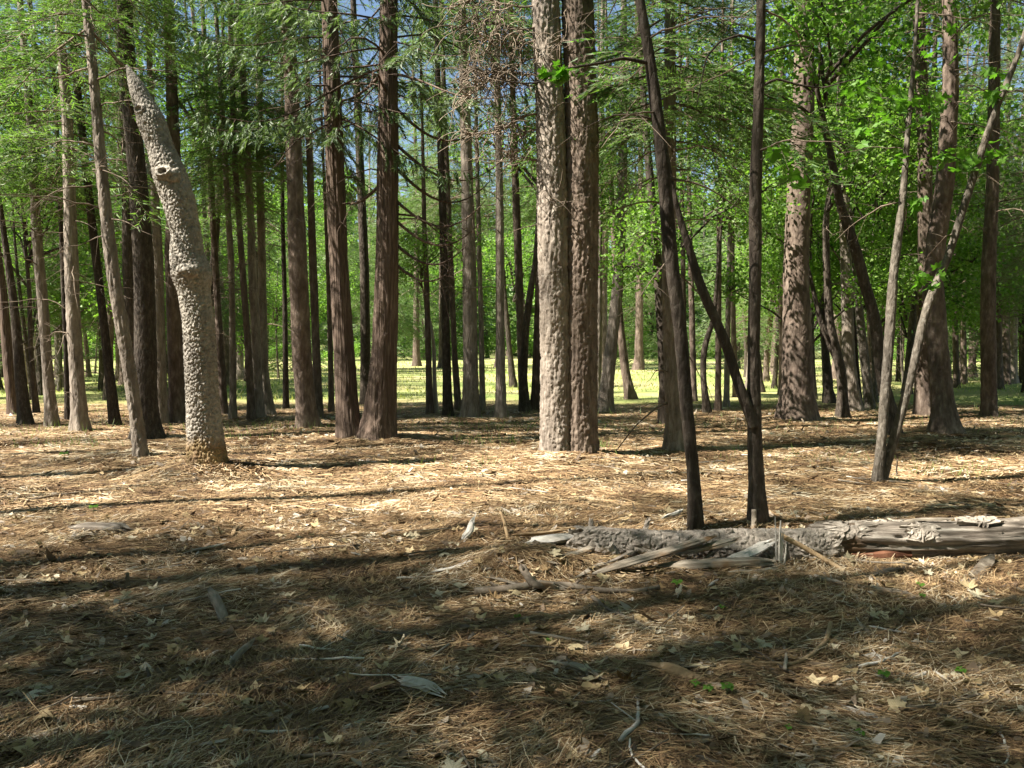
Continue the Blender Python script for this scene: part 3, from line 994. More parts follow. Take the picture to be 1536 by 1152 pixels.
tree('leanA', 'young_maple', 'grey', [(1314, 722, 16), (1318, 690, 14), (1323, 640, 14), (1329, 570, 15), (1335, 500, 15), (1339, 440, 15), (1343, 400, 13), (1350, 345, 12), (1355, 312, 11), (1360, 240, 9), (1364, 180, 8), (1372, 90, 6), (1376, 20, 5)],
     'thin grey upright stem of the crossed maple pair on right', H=7.5, step=.02, k=28, flare=.25, wob=.05, nb=6, bz=(2.2, 5.5), bsc=(.4, .8))
tree('leanB', 'young_maple', 'grey', [(1324, 724, 15), (1334, 690, 13), (1346, 648, 13), (1362, 590, 13), (1377, 530, 13), (1390, 470, 12), (1404, 430, 12), (1424, 392, 11), (1448, 312, 11), (1469, 243, 10), (1490, 174, 9), (1518, 104, 8), (1535, 52, 7)],
     'thin lichened maple stem slanting to the right out of a crossed pair', H=7.0, step=.02, k=28, flare=.25, wob=.05, nb=5, bz=(2.6, 5.5), bsc=(.3, .7))
tree('mid1016', 'fir_tree', 'fir', [(1015, 674, 32), (1012, 600, 25), (1008, 500, 24), (1005, 400, 22), (1004, 250, 19), (1004, 120, 17), (1004, 0, 15)],
     'straight fir trunk behind the bending dark stem, bare branches above', H=20, crown=('fir_b', 5.0, 1.15), step=.028, k=44, nb=26, bz=(3.4, 7.4), bsc=(.6, 1.4))
tree('big1197', 'pine_tree', 'pine', [(1197, 630, 62), (1197, 590, 50), (1197, 540, 44), (1196, 470, 40), (1195, 400, 37), (1198, 300, 34), (1205, 174, 31), (1206, 80, 28), (1207, 0, 27)],
     'stout brown pine with a broad dark foot right of the forked trunk', H=28, crown=('pine_a', 12, 1.1), step=.035, k=52, flare=.2, nb=5, bz=(4, 9))
tree('r1414', 'fir_tree', 'pine', [(1414, 646, 38), (1411, 600, 30), (1406, 500, 30), (1402, 420, 29), (1407, 360, 27), (1417, 278, 26), (1424, 139, 22), (1425, 0, 19)],
     'dark brown pine leaning right, crossed low down by the slanting stem', H=24, crown=('pine_b', 9.5, 1.1), step=.035, k=44, nb=9, bz=(4, 8.5))
tree('r1387', 'fir_tree', 'pine', [(1387, 624, 26), (1387, 560, 23), (1388, 480, 22), (1389, 400, 22), (1389, 208, 20), (1384, 100, 18), (1380, 0, 17)],
     'straight pine close behind the right-leaning dark brown pine', H=24, crown=('pine_a', 10, 1.0), nb=9, bz=(4, 9.5))
tree('curv1344', 'bent_oak', 'dark', [(1343, 652, 20), (1335, 610, 18), (1323, 571, 18), (1318, 520, 18), (1310, 467, 17), (1298, 430, 16), (1287, 385, 16), (1275, 350, 14), (1261, 312, 13), (1250, 255, 11), (1240, 205, 9), (1228, 150, 7)],
     'dark bent oak curving left, its foot behind the crossed maple stems', H=9, crown=('broad_d', 5.4, 1.0), step=.03, k=30, wob=.05, nb=6, bz=(3, 6.5))
tree('fork1263', 'bent_oak', 'dark', [(1263, 626, 18), (1263, 590, 14), (1261, 555, 15), (1252, 520, 14), (1245, 490, 12), (1241, 440, 11), (1239, 380, 10), (1238, 330, 9), (1246, 270, 7), (1250, 230, 5)],
     'short dark oak with a crooked fork right of the stout pine', H=8, crown=('broad_d', 4.6, 1.0), wob=.04, nb=5, bz=(3, 6), k=26)
e, b, Q, d = TREES['fork1263']
P4 = trunk_curve([(1258, 545, 11), (1247, 522, 10), (1238, 500, 9), (1230, 480, 8), (1222, 445, 7), (1215, 415, 6), (1208, 380, 4)], d, None)[1:]
P4[0, 2] = at(1258, 545, d)[2]
obj('limb', trunk_mesh(P4, b, M_DARK, 'fine', .04, 16, 99, 1, 33, 0)[0], e)
tree('r1480', 'pine_tree', 'pine', [(1480, 624, 22), (1480, 560, 21), (1480, 480, 21), (1481, 400, 20), (1487, 300, 18), (1491, 170, 16), (1495, 0, 14)],
     'pinkish pine trunk standing alone near the right edge', H=22, crown=('pine_b', 9.5, 1.0), nb=8, bz=(4, 9))
tree('r1282', 'fir_tree', 'fir', [(1282, 617, 20), (1275, 570, 18), (1271, 540, 18), (1270, 470, 17), (1268, 390, 16), (1262, 250, 14), (1258, 100, 11)],
     'grey fir with kinked foot just right of the crooked forked oak', H=20, crown=('fir_sparse', 8.5, .9), nb=6)
tree('r1303', 'oak_tree', 'grey', [(1304, 613, 15), (1299, 570, 13), (1294, 520, 13), (1288, 460, 12), (1284, 415, 11), (1279, 350, 9), (1272, 300, 7)],
     'crooked brown stem between the kinked fir and the bent dark oak', H=9, crown=('broad_d', 5.4, 1.1), k=18)
tree('l208', 'fir_tree', 'fir', [(208, 682, 22), (204, 640, 19), (198, 590, 19), (186, 500, 19), (171, 400, 18), (153, 260, 16), (139, 139, 14), (125, 0, 12)],
     'thin fir leaning left, its foot just left of the dead oak', H=15, crown=('fir_sparse', 5.9, .75), step=.024, k=36, flare=.2, nb=16, bz=(3.0, 7), bsc=(.6, 1.3))
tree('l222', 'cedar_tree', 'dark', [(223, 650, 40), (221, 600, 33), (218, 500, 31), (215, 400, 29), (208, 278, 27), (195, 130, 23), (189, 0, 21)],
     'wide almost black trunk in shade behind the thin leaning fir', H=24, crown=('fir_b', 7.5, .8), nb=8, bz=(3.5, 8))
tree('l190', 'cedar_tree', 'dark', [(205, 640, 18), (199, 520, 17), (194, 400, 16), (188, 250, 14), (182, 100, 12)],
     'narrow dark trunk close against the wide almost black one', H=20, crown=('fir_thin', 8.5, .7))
tree('l118', 'pine_tree', 'fir', [(118, 647, 24), (115, 570, 20), (112, 480, 20), (110, 400, 19), (97, 170, 15), (90, 80, 13), (85, 0, 12)],
     'pale lit fir trunk third of the tall trunks from left edge', H=22, crown=('fir_thin', 5.0, .95), nb=10, bz=(3, 8.5), bsc=(.6, 1.3))
tree('l80', 'fir_tree', 'fir', [(80, 640, 18), (74, 560, 15), (66, 450, 14), (59, 380, 14), (52, 295, 13), (44, 180, 11), (36, 80, 9)],
     'fir leaning left with lit and dark sides, left of pale fir', H=19, crown=('fir_b', 5.0, .8), nb=8, bsc=(.6, 1.2))
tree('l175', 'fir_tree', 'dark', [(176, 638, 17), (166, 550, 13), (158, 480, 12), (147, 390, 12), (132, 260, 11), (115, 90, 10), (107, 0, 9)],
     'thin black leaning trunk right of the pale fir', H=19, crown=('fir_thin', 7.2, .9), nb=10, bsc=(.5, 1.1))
tree('l268', 'fir_tree', 'pine', [(268, 636, 28), (266, 560, 24), (264, 450, 24), (262, 380, 23), (264, 243, 19), (257, 104, 16), (250, 0, 14)],
     'shaded brown trunk half hidden directly left behind the dead oak', H=23, crown=('fir_thin', 7.2, .8), nb=8)
tree('l247', 'pine_tree', 'fir', [(247, 637, 16), (244, 540, 15), (240, 400, 14), (235, 300, 12), (230, 180, 10), (226, 60, 8)],
     'narrow lit trunk between the almost black trunk and shaded brown one', H=20, crown=('fir_sparse', 8.2, .6), nb=5)
tree('l38', 'oak_tree', 'dark', [(39, 637, 19), (32, 580, 16), (24, 510, 14), (17, 450, 12), (10, 400, 10), (2, 330, 8)],
     'dark oak leaning out of the picture at left edge', H=9, crown=('broad_d', 5.6, .9), nb=4)
tree('l20', 'cedar_tree', 'cedar', [(22, 622, 16), (14, 560, 15), (7, 500, 14), (-2, 420, 13), (-16, 300, 12)],
     'reddish leaning trunk at the left edge behind a dark oak', H=18, crown=('fir_b', 7.5, .8))
tree('l55', 'oak_sapling', 'dark', [(56, 620, 10), (51, 570, 8), (46, 520, 7), (44, 440, 6), (38, 360, 4)],
     'thin dark sapling between the edge oak and the left-leaning fir', H=7, crown=('broad_d', 3.6, 1.0))
tree('l104', 'fir_tree', 'dark', [(104, 630, 9), (100, 540, 7), (94, 420, 7), (88, 300, 6), (84, 180, 5)],
     'very thin dark stem just left of the pale fir', H=15, crown=('fir_thin', 6.5, .7), k=14)
for key, pts, lab, H, cr in (
    ('l333', [(334, 622, 12), (330, 540, 11), (325, 440, 10), (318, 300, 9), (312, 160, 7)], 'thin trunk peeking out right of the dead oak', 19, ('fir_thin', 5.4, .8)),
    ('l350', [(351, 629, 11), (350, 520, 9), (348, 400, 9), (337, 243, 8), (323, 17, 6)], 'thin fir stem, first of four in a row right of dead oak', 18, ('fir_thin', 4.9, .75)),
    ('l375', [(376, 630, 12), (371, 500, 10), (364, 400, 9), (351, 243, 8), (344, 0, 7)], 'thin fir stem, second of four in a row right of dead oak', 19, ('fir_thin', 5.6, .8)),
    ('l387', [(387, 628, 15), (385, 540, 14), (382, 440, 13), (376, 330, 11), (363, 87, 9)], 'lit fir stem, third of four in a row right of dead oak', 20, ('fir_b', 6.6, .85)),
    ('l403', [(404, 622, 20), (396, 560, 14), (395, 480, 13), (394, 400, 12), (391, 250, 11), (389, 60, 9)], 'fir stem with widened foot, fourth in the row right of dead oak', 20, ('fir_b', 6.0, .75)),
    ('l430', [(430, 613, 9), (429, 540, 8), (428, 450, 7), (425, 330, 6), (424, 200, 5)], 'very thin stem just left of the thick dark fir', 16, ('fir_thin', 6.5, .7)),
    ('l479', [(479, 627, 14), (475, 540, 12), (469, 400, 12), (464, 250, 10), (460, 100, 8)], 'slim trunk between the thick dark fir and left cedar', 20, ('fir_thin', 8.4, .8)),
    ('l497', [(498, 618, 9), (496, 540, 8), (493, 440, 7), (488, 330, 5)], 'crooked thin stem immediately left behind the leaning cedar', 12, ('fir_thin', 7, .6)),
    ('l548', [(549, 607, 16), (548, 520, 15), (546, 400, 14), (540, 250, 12), (531, 40, 9)], 'dark trunk seen in the gap between the two cedars', 23, ('fir_sparse', 9.5, .8)),
    ('c644', [(645, 621, 11), (643, 540, 9), (640, 440, 9), (636, 330, 7), (634, 230, 5)], 'thin broken-looking trunk beside a pale sapling at meadow edge', 14, ('fir_sparse', 7.5, .6)),
    ('c686', [(687, 616, 11), (681, 520, 9), (677, 420, 9), (672, 300, 8)], 'slim stem leaning left between black trunk and lit fir', 18, ('fir_sparse', 9, .6)),
    ('c724', [(724, 616, 9), (722, 500, 8), (719, 380, 7), (716, 250, 6)], 'very thin stem just right of the lit fir', 17, ('fir_thin', 9, .7)),
    ('c785', [(785, 614, 13), (781, 500, 12), (778, 400, 12), (774, 300, 11), (771, 200, 9)], 'pinkish straight trunk left of the twin fir', 21, ('fir_thin', 9.5, .8)),
    ('c805', [(804, 614, 17), (806, 540, 14), (808, 450, 12), (810, 350, 10)], 'reddish trunk half hidden behind left stem of twin fir', 20, ('fir_sparse', 9, .8)),
    ('c897', [(897, 601, 11), (898, 500, 10), (899, 380, 9), (901, 240, 8)], 'narrow trunk touching the right side of twin fir', 22, ('fir_sparse', 9, .9)),
    ('c1027', [(1027, 607, 9), (1026, 500, 8), (1024, 380, 7), (1022, 240, 6)], 'thin trunk between straight fir and bending dark stem', 18, ('fir_thin', 8, .8)),
    ('c1040', [(1041, 602, 9), (1038, 500, 9), (1036, 400, 8), (1034, 260, 6)], 'thin brown trunk right of the bending dark stem', 18, ('pine_b', 9, .8)),
    ('c1078', [(1078, 617, 10), (1078, 500, 9), (1079, 400, 8), (1080, 280, 7), (1082, 150, 5)], 'straight thin stem crossed by the fork of the dark oak', 17, ('fir_sparse', 6.4, .8)),
    ('c1090', [(1089, 611, 9), (1091, 520, 8), (1093, 420, 7), (1095, 300, 6)], 'thin lit stem just right of stem crossed by the fork', 17, ('fir_sparse', 8, .8)),
    ('c1102', [(1103, 596, 8), (1101, 500, 8), (1099, 400, 7), (1098, 280, 6)], 'faint thin trunk at meadow edge left of the forked oak', 18, ('far_pine', 9, .5)),
    ('r1172', [(1171, 592, 10), (1173, 500, 9), (1175, 400, 11), (1178, 300, 12), (1172, 120, 11), (1167, 0, 10)], 'reddish thin trunk just left behind the stout pine', 24, ('pine_b', 13, .9)),
    ('r1240', [(1241, 592, 9), (1239, 520, 8), (1236, 420, 7)], 'thin far trunk between the stout pine and crooked oak', 18, ('pine_b', 9, .7)),
    ('r1310', [(1311, 594, 13), (1308, 500, 12), (1305, 400, 11), (1302, 300, 9)], 'brown trunk behind the bent dark oak', 20, ('pine_a', 9, .8)),
    ('r1372', [(1373, 582, 10), (1369, 480, 9), (1367, 380, 8), (1366, 260, 7)], 'pale grey far trunk left of the straight pine', 20, ('fir_sparse', 10, .8)),
    ('r1433', [(1433, 582, 9), (1433, 480, 8), (1433, 400, 7)], 'thin far trunk just right of the leaning brown pine', 18, ('pine_b', 8, .9)),
    ('r1447', [(1447, 577, 8), (1447, 480, 7), (1448, 400, 6)], 'thinnest far trunk between leaning pine and pinkish pine', 17, ('far_pine', 8, .6)),
    ('r1494', [(1495, 578, 9), (1494, 480, 9), (1494, 400, 8)], 'far trunk just right of the pinkish pine', 19, ('pine_a', 8, .9)),
    ('r1507', [(1507, 577, 13), (1507, 480, 12), (1508, 400, 11)], 'brown far trunk second right of the pinkish pine', 21, ('pine_a', 8.5, 1.0)),
    ('r1532', [(1531, 572, 8), (1532, 480, 7), (1533, 400, 6)], 'thin far trunk at the very right edge', 18, ('pine_b', 7.5, .9)),
):
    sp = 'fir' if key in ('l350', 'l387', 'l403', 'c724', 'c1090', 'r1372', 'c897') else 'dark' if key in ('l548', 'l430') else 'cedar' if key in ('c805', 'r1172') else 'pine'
    tree(key, 'conifer_tree', sp, pts, lab, H, cr, nb=6 if key in ('l350', 'l375', 'l387', 'l403', 'c644', 'c1078') else 0, bsc=(.5, 1.2))
tree('l459', 'fir_tree', 'pine', [(459, 637, 32), (455, 580, 28), (452, 500, 28), (449, 400, 27), (442, 280, 24), (436, 130, 21), (430, 0, 18)],
     'thick dark fir trunk left of the cedar pair', H=22, crown=('fir_b', 7.8, .7), nb=8, bz=(3.5, 8))
tree('c672', 'fir_tree', 'dark', [(672, 624, 15), (670, 540, 13), (667, 420, 12), (663, 280, 11), (660, 200, 9)],
     'straight black trunk left of lit fir at meadow edge', H=20, crown=('fir_thin', 9.6, .6), nb=6)
tree('c706', 'fir_tree', 'fir', [(706, 627, 26), (706, 560, 23), (705, 480, 22), (704, 400, 21), (701, 280, 18), (697, 130, 15), (693, 0, 12)],
     'lit fir trunk at meadow edge below a tangle of dead twigs', H=23, crown=('fir_sparse', 9.2, .8), nb=6)
tree('c751', 'fir_tree', 'fir', [(751, 627, 18), (751, 560, 14), (750, 470, 13), (750, 370, 13), (749, 270, 11), (747, 150, 9)],
     'straight dark-sided trunk alone between lit fir and twin fir', H=20, crown=('fir_sparse', 8.8, .6), nb=6)
tree('c793', 'oak_tree', 'dark', [(788, 619, 17), (785, 570, 12), (788, 500, 11), (795, 440, 10), (803, 395, 8), (806, 340, 6)],
     'dark crooked oak against the pinkish trunk left of twin fir', H=8, crown=('broad_d', 4.6, 1.0), k=20)
tree('c906', 'fir_tree', 'fir', [(906, 618, 24), (912, 560, 20), (919, 500, 18), (926, 440, 17), (930, 380, 16), (933, 280, 14), (934, 150, 12), (935, 30, 10)],
     'fir trunk leaning right just right of the twin fir', H=21, crown=('fir_thin', 7.4, .8), nb=9, bz=(4, 9), bsc=(.6, 1.3))
tree('c944', 'fir_tree', 'pine', [(946, 599, 17), (938, 560, 13), (931, 500, 12), (925, 430, 10), (920, 340, 8)],
     'brown trunk leaning left with spread foot at meadow edge', H=15, crown=('fir_b', 7, .7))
tree('c1060', 'oak_tree', 'dark', [(1062, 620, 12), (1056, 570, 9), (1056, 530, 9), (1064, 500, 8), (1072, 480, 7), (1076, 430, 5)],
     'small crooked dark oak left of the fork-crossed stem', H=7, crown=('broad_d', 4.4, .9), k=18)
tree('c653', 'oak_sapling', 'pale', [(654, 620, 8), (652, 570, 6), (651, 520, 6), (647, 490, 5), (640, 462, 3)],
     'pale forked sapling with fresh leaves at the meadow edge', H=4.6, crown=('broad_d', 3.0, .55), k=14)

# dead twig tangle: curly bare limbs hanging from the left stem of the twin fir
def curly_limb(seed, L, az, ntw, sag=.25):
    rs = np.random.default_rng(seed)
    a = Acc()
    t = np.linspace(0, 1, 10)
    v = np.array([math.cos(az), math.sin(az), 0])
    ax = t[:, None] * L * v + np.array([0, 0, 1]) * (-(sag * L) * t ** 2 + .1 * L * np.sin(t * 5 + rs.random() * 6))[:, None]
    ax += np.cumsum(rs.normal(size=(10, 3)), 0) * .014
    ax -= ax[0]
    add_tube(a, ax, np.linspace(.016, .005, 10), 5, 0, cap=False)
    for i in range(ntw):
        u = .15 + .85 * rs.random()
        p = np.array([np.interp(u, t, ax[:, c]) for c in range(3)])
        n = 10
        d = norm(rs.normal(size=3) * np.array([1, .8, .8]) + v * .5)
        cu = rs.normal(size=3) * .38
        q = [p]
        st = (.25 + .5 * rs.random()) / n
        for _ in range(n):
            d = norm(d + np.cross(cu, d) * .45 + rs.normal(size=3) * .13 + np.array([0, 0, -.08]))
            q.append(q[-1] + d * st)
        add_tube(a, np.array(q), np.linspace(.0085, .0042, n + 1), 3, 0, cap=False)
    return a
M_CURL = wood_mat('pale curly dead twigs', (0.10, 0.075, 0.053), (0.2, 0.155, 0.113), (0.34, 0.28, 0.215), (6, 6, 6), .003)
e, b, Q, d = TREES['twin']
for i, (px, py, L, az, nt) in enumerate(((806, 40, 1.15, 3.2, 66), (806, 85, 1.05, 3.45, 66), (808, 130, 1.1, 3.0, 68), (808, 170, .95, 3.3, 60), (806, 60, .9, 3.3, 60), (806, 110, .85, 3.1, 60), (810, 200, .7, 2.8, 34), (806, 8, 1.2, 3.1, 44), (812, 240, .45, 3.3, 16), (850, 60, .5, 4.4, 10), (840, 300, .35, 4.3, 8))):
    p = at(px, py, 11.95) - b
    obj('branch', curly_limb(300 + i, L, az, nt).mesh('branch', M_CURL, True), e, p)

# bare hanging limbs on the right cedar, below its live sprays
e, b, Q, d = TREES['cedarR']
rs = np.random.default_rng(77)
for i, (py, side, L) in enumerate(((215, 0, 1.9), (300, 0, 1.5), (330, 0, 1.4), (365, 0, 1.2), (395, 0, 1.0), (250, 0, 1.7), (160, 0, 1.6), (110, 3.1, 1.3), (275, 3.1, 1.0))):
    z = at(580, py, d)[2]
    p = along(Q, z)
    a = Acc()
    t = np.linspace(0, 1, 12)
    az = side + rs.normal() * .35
    v = np.array([math.cos(az), math.sin(az), 0])
    ax = v * (t * L)[:, None] + np.array([0, 0, 1]) * (-.38 * L * np.sin(t * 2.4) + .22 * L * t ** 2)[:, None]
    add_tube(a, ax, np.linspace(.03, .006, 12), 6, 0)
    for _ in range(12):
        u = .2 + .8 * rs.random()
        q0 = np.array([np.interp(u, t, ax[:, c]) for c in range(3)])
        dv = norm(v * .6 + rs.normal(size=3) * .7)
        tt = np.linspace(0, 1, 6)[:, None]
        q = q0 + dv * tt * (.2 + .4 * rs.random()) + np.array([0, 0, -.15]) * tt ** 2 + rs.normal(size=(6, 3)) * .012
        q[0] = q0
        add_tube(a, q, np.linspace(.007, .002, 6), 3, 0, cap=False)
    obj('branch', a.mesh('branch', M_CEDAR, True), e, p[:3] - b + v * p[3] * .7)

# ------------------------------------------------------------------ lobed leaves on the near young maples
def lobed_leaf(seed, lobes=5, curl=.25, n=26, depth=.30):
    rs = np.random.default_rng(seed)
    th = np.linspace(-2.5, 2.5, n)
    r = .34 + .2 * np.cos(th * .55) + depth * .42 * np.cos(th * lobes / 5 * 6.28 / 1.02 + .5 * rs.normal()) * (1 - .25 * np.abs(th) / 2.5) + .07 * np.cos(th * 15)
    r *= 1 + .13 * rs.normal(size=n)
    r = np.maximum(r, .12)
    x, y = r * np.cos(th), r * np.sin(th)
    z = curl * (x ** 2 + y ** 2) * (1 if seed % 2 else -1) + .05 * np.sin(3 * th) * r + .12 * np.abs(y)
    V = np.concatenate([[[0, 0, 0]], np.stack([x, y, z], 1), [[-.45, 0, -.04], [-.45, .015, -.04]]])
    F = [(0, i, i + 1) for i in range(1, n)] + [(0, n + 1, n + 2)]
    a = Acc()
    a.add(V, np.array(F))
    return a
MAPLE = [lobed_leaf(i + 1, 5, .2).mesh('leaf', M_MAPLE, False) for i in range(4)]
DRY = [lobed_leaf(i + 11, (5, 4)[i % 2], (.25, .5, .7, .35, .15, .9)[i % 6], depth=.33).mesh('dry_leaf', M_DRYLEAF, False) for i in range(8)]

def leaf_cluster(e, base, p, n, spread, seed, size=.12, twig_from=None):
    rs = np.random.default_rng(seed)
    holder = e
    if twig_from is not None:
        t = np.linspace(0, 1, 7)[:, None]
        q = twig_from * (1 - t) + p * t + rs.normal(size=(7, 3)) * .02 * np.sin(t * 3.14)
        a = Acc()
        add_tube(a, q - base, np.linspace(.008, .003, 7), 4, 0)
        holder = obj('twig', a.mesh('twig', M_DARK, True), e)
    for i in range(n):
        c = p + rs.normal(size=3) * np.array([spread, spread, spread * .7])
        obj('leaf', MAPLE[rs.integers(4)], holder, c - base, (rs.normal() * .5, .5 + rs.normal() * .45, rs.random() * 6.3), size * (.7 + .6 * rs.random()))
for key, items in (
    ('leanB', [((1392, 420), 16, .07, (1410, 425)), ((1440, 240), 16, .10, (1469, 243)), ((1490, 232), 14, .09, (1471, 238)), ((1420, 232), 8, .07, (1440, 240)), ((1490, 140), 7, .07, (1503, 140)), ((1504, 105), 6, .06, (1515, 108))]),
    ('leanA', [((1372, 160), 12, .12, (1366, 170)), ((1330, 150), 14, .13, (1364, 190)), ((1400, 150), 12, .12, (1368, 140)), ((1345, 240), 8, .08, (1359, 250)), ((1372, 305), 9, .06, (1355, 312)), ((1300, 130), 13, .14, (1335, 150)),
               ((1310, 190), 9, .10, (1350, 210)), ((1335, 60), 12, .16, (1371, 90)), ((1395, 75), 10, .14, (1372, 90))]),
    ('darkB', [((1175, 230), 7, .06, (1136, 240)), ((1185, 270), 7, .06, (1136, 290))]),
    ('curv1344', [((1285, 255), 9, .12, (1258, 290)), ((1300, 210), 9, .14, (1262, 290)), ((1225, 215), 10, .14, (1246, 235)), ((1215, 255), 9, .12, (1252, 262)), ((1275, 130), 12, .2, (1240, 200))]),
):
    e, b, Q, d = TREES[key]
    for i, ((px, py), n, sp, src) in enumerate(items):
        dd = d + (0.3 * (i % 3) - .3)
        leaf_cluster(e, b, at(px, py, dd), n, sp, 500 + i + len(key) * 9, .13 if key != 'curv1344' else .16, at(src[0], src[1], d))
# long dark bough of the bending stem, reaching left across the twin fir with a leaf bunch
e, b, Q, d = TREES['darkA']
pts = np.array([at(x, y, d - .05 * i) for i, (x, y) in enumerate(((977, 95), (960, 92), (935, 87), (905, 94), (880, 98), (850, 103), (828, 112), (808, 124), (785, 125), (760, 122), (742, 116)))])
q, s = resample(pts, .03)
q = smooth_path(q, s, .06)
a = Acc()
add_tube(a, q - b, np.linspace(.017, .004, len(q)), 6, 0)
obj('branch', a.mesh('branch', M_DARK, True), e)
leaf_cluster(e, b, at(832, 116, d - .3), 14, .045, 640, .12)
leaf_cluster(e, b, at(850, 105, d - .3), 6, .03, 641, .1)
for i, pl in enumerate((((1132, 60), (1110, 52), (1080, 62), (1060, 85), (1052, 120), (1045, 160)), ((1139, 130), (1165, 118), (1200, 128), (1235, 132), (1270, 122), (1300, 115)), ((1137, 80), (1160, 74), (1185, 68), (1215, 70)))):
    e, b, Q, d = TREES['darkB']
    pts = np.array([at(x, y, d - .04 * j) for j, (x, y) in enumerate(pl)])
    q, s = resample(pts, .03)
    q = smooth_path(q, s, .06)
    a = Acc()
    add_tube(a, q - b, np.linspace(.013, .003, len(q)), 6, 0)
    obj('branch', a.mesh('branch', M_DARK, True), e)

# ------------------------------------------------------------------ middle distance: shared trunks and crowns, every tree its own object
def plain_trunk(seed, H, r, bend, mat, k=14):
    rs = np.random.default_rng(seed)
    z = np.concatenate([np.linspace(-.3, H * .6, 40), np.linspace(H * .65, H, 6)])
    w = np.stack([z * .12, z * 0 + seed, z * 0], 1)
    x = bend * vnoise(w, seed) + bend * .5 * np.sin(z / H * 3 + rs.random() * 6)
    y = bend * vnoise(w, seed + 9)
    P = np.stack([x - x[2], y - y[2], z], 1)
    rad = r * (1 - .9 * np.clip(z / H, 0, 1)) + r * .6 * np.exp(-np.maximum(z, 0) / .3)
    a = Acc()
    add_tube(a, P, rad, k, disp=bark_disp('furrow', .8, seed, 0), cap=False)
    return a.mesh('trunk', mat, True)
TR = [plain_trunk(1, 20, .15, .3, M_FIR), plain_trunk(2, 20, .13, .5, M_PINE), plain_trunk(3, 20, .19, .25, M_PINE), plain_trunk(4, 20, .11, .6, M_DARK), plain_trunk(5, 20, .16, .4, M_FIR)]
TB = [plain_trunk(6, 9, .08, .5, M_DARK, 10), plain_trunk(7, 9, .06, .7, M_GREYST, 10)]
def mid_tree(name, x, y, trunk, ts, crown, z0, cs, label, group=None, rs=random.Random(3)):
    e = empty(name, (x, y, gz(x, y)), rs.random() * TAU)
    tag(e, label, 'tree', group)
    obj('trunk', trunk, e, scale=ts)
    obj('crown', CROWN[crown], e, (0, 0, z0), (0, 0, rs.random() * TAU), cs)
    return e
rm = random.Random(21)
def px_to_x(px, y):
    return (px - 768) / FPX * y
ORD = 'first second third fourth fifth sixth seventh eighth ninth tenth eleventh twelfth thirteenth fourteenth'.split()
def spots(p0, p1, d0, d1, n):
    """n places between two sight lines, each with its rank from the left"""
    L = [(p0 + (p1 - p0) * rm.random(), d0 + (d1 - d0) * ((i + .8 * rm.random()) / n)) for i in range(n)]
    rank = sorted(range(n), key=lambda i: L[i][0])
    return [(L[i][0], L[i][1], ORD[rank.index(i)] + ' from left') for i in range(n)]
ZONES = (
    # px range, depth range, count, kinds, label
    ((-40, 120), (24, 60), 14, ('fir_thin', 'fir_b', 'fir_a'), 'tall conifer deep in the wood behind the trunks at left edge'),
    ((120, 310), (24, 62), 13, ('fir_b', 'fir_thin', 'fir_a'), 'tall conifer deep in the wood behind the dead oak'),
    ((310, 430), (25, 62), 11, ('fir_thin', 'fir_b', 'fir_sparse'), 'tall conifer in the wood between dead oak and cedars'),
    ((500, 590), (52, 66), 3, ('fir_a', 'fir_b'), 'tall conifer in the wood straight behind the cedar pair'),
    ((1045, 1165), (30, 64), 7, ('fir_sparse', 'pine_b', 'fir_b'), 'tall conifer past the forked oak towards the meadow'),
    ((1215, 1380), (26, 64), 12, ('pine_a', 'fir_sparse', 'pine_b'), 'tall conifer in the wood behind the crossed maple stems'),
    ((1395, 1600), (26, 64), 14, ('pine_a', 'pine_b', 'fir_b'), 'tall pine in the wood behind the pines at right edge'),
)
for (p0, p1), (d0, d1), n, kinds, lab in ZONES:
    for i, (ppx, y, ordn) in enumerate(spots(p0, p1, d0, d1, n)):
        x = px_to_x(ppx, y)
        s = .8 + .5 * rm.random()
        mid_tree('conifer_tree', x, y, TR[rm.randrange(5)], s, kinds[i % len(kinds)], (2.6 + 3.2 * rm.random()) * s, s, lab + ', ' + ordn, lab.replace('tall conifer', 'conifers').replace('tall pine', 'pines'))
# leafy understory
for (p0, p1), (d0, d1), n, lab in (
    ((-20, 110), (25, 46), 5, 'bright leafy understory tree behind the left edge trunks'),
    ((140, 330), (30, 55), 4, 'leafy understory tree in the shade behind the dead oak'),
    ((340, 480), (34, 56), 4, 'leafy understory tree right of the dead oak, beyond thin firs'),
    ((1150, 1260), (21, 40), 5, 'bright leafy understory tree around the stout pine'),
    ((1260, 1380), (20, 42), 6, 'bright leafy understory tree behind the bent dark oak'),
    ((1400, 1560), (34, 55), 4, 'pale leafy understory tree beyond the pines at right edge'),
):
    for i, (ppx, y, ordn) in enumerate(spots(p0, p1, d0, d1, n)):
        x = px_to_x(ppx, y)
        s = .7 + .5 * rm.random()
        mid_tree('leafy_tree', x, y, TB[i % 2], s, 'broad_' + 'abcd'[(i * 3 + n) % 4], (1.3 + 1.6 * rm.random()) * s, s, lab + ', ' + ordn, lab.replace('understory tree', 'understory'))
for (px, y, cr, z0, cs, lab) in (
    (1245, 24, 'broad_c', 4.2, 1.15, 'tall bright maple filling the gap right of the stout pine'),
    (1320, 27, 'broad_a', 4.6, 1.25, 'bright maple crown above the bent dark oak'),
    (1140, 29, 'broad_c', 5.0, 1.15, 'sunlit maple behind the top of the forked oak'),
    (770, 33, 'broad_d', 3.4, 1.0, 'little green oak beside the dark-sided trunk at meadow edge'),
    (1000, 17.3, 'broad_d', 2.7, .85, 'small green oak behind the straight fir and bending stem'),  # stands for leafy sprigs; added so its crown shades the stout pine
    (300, 21, 'broad_d', 6.5, .8, 'fresh green spray of leaves behind the dead oak'),
):
    mid_tree('maple_tree', px_to_x(px, y), y, TB[0], (1.6, 1.6, 1.4), cr, z0, cs, lab)
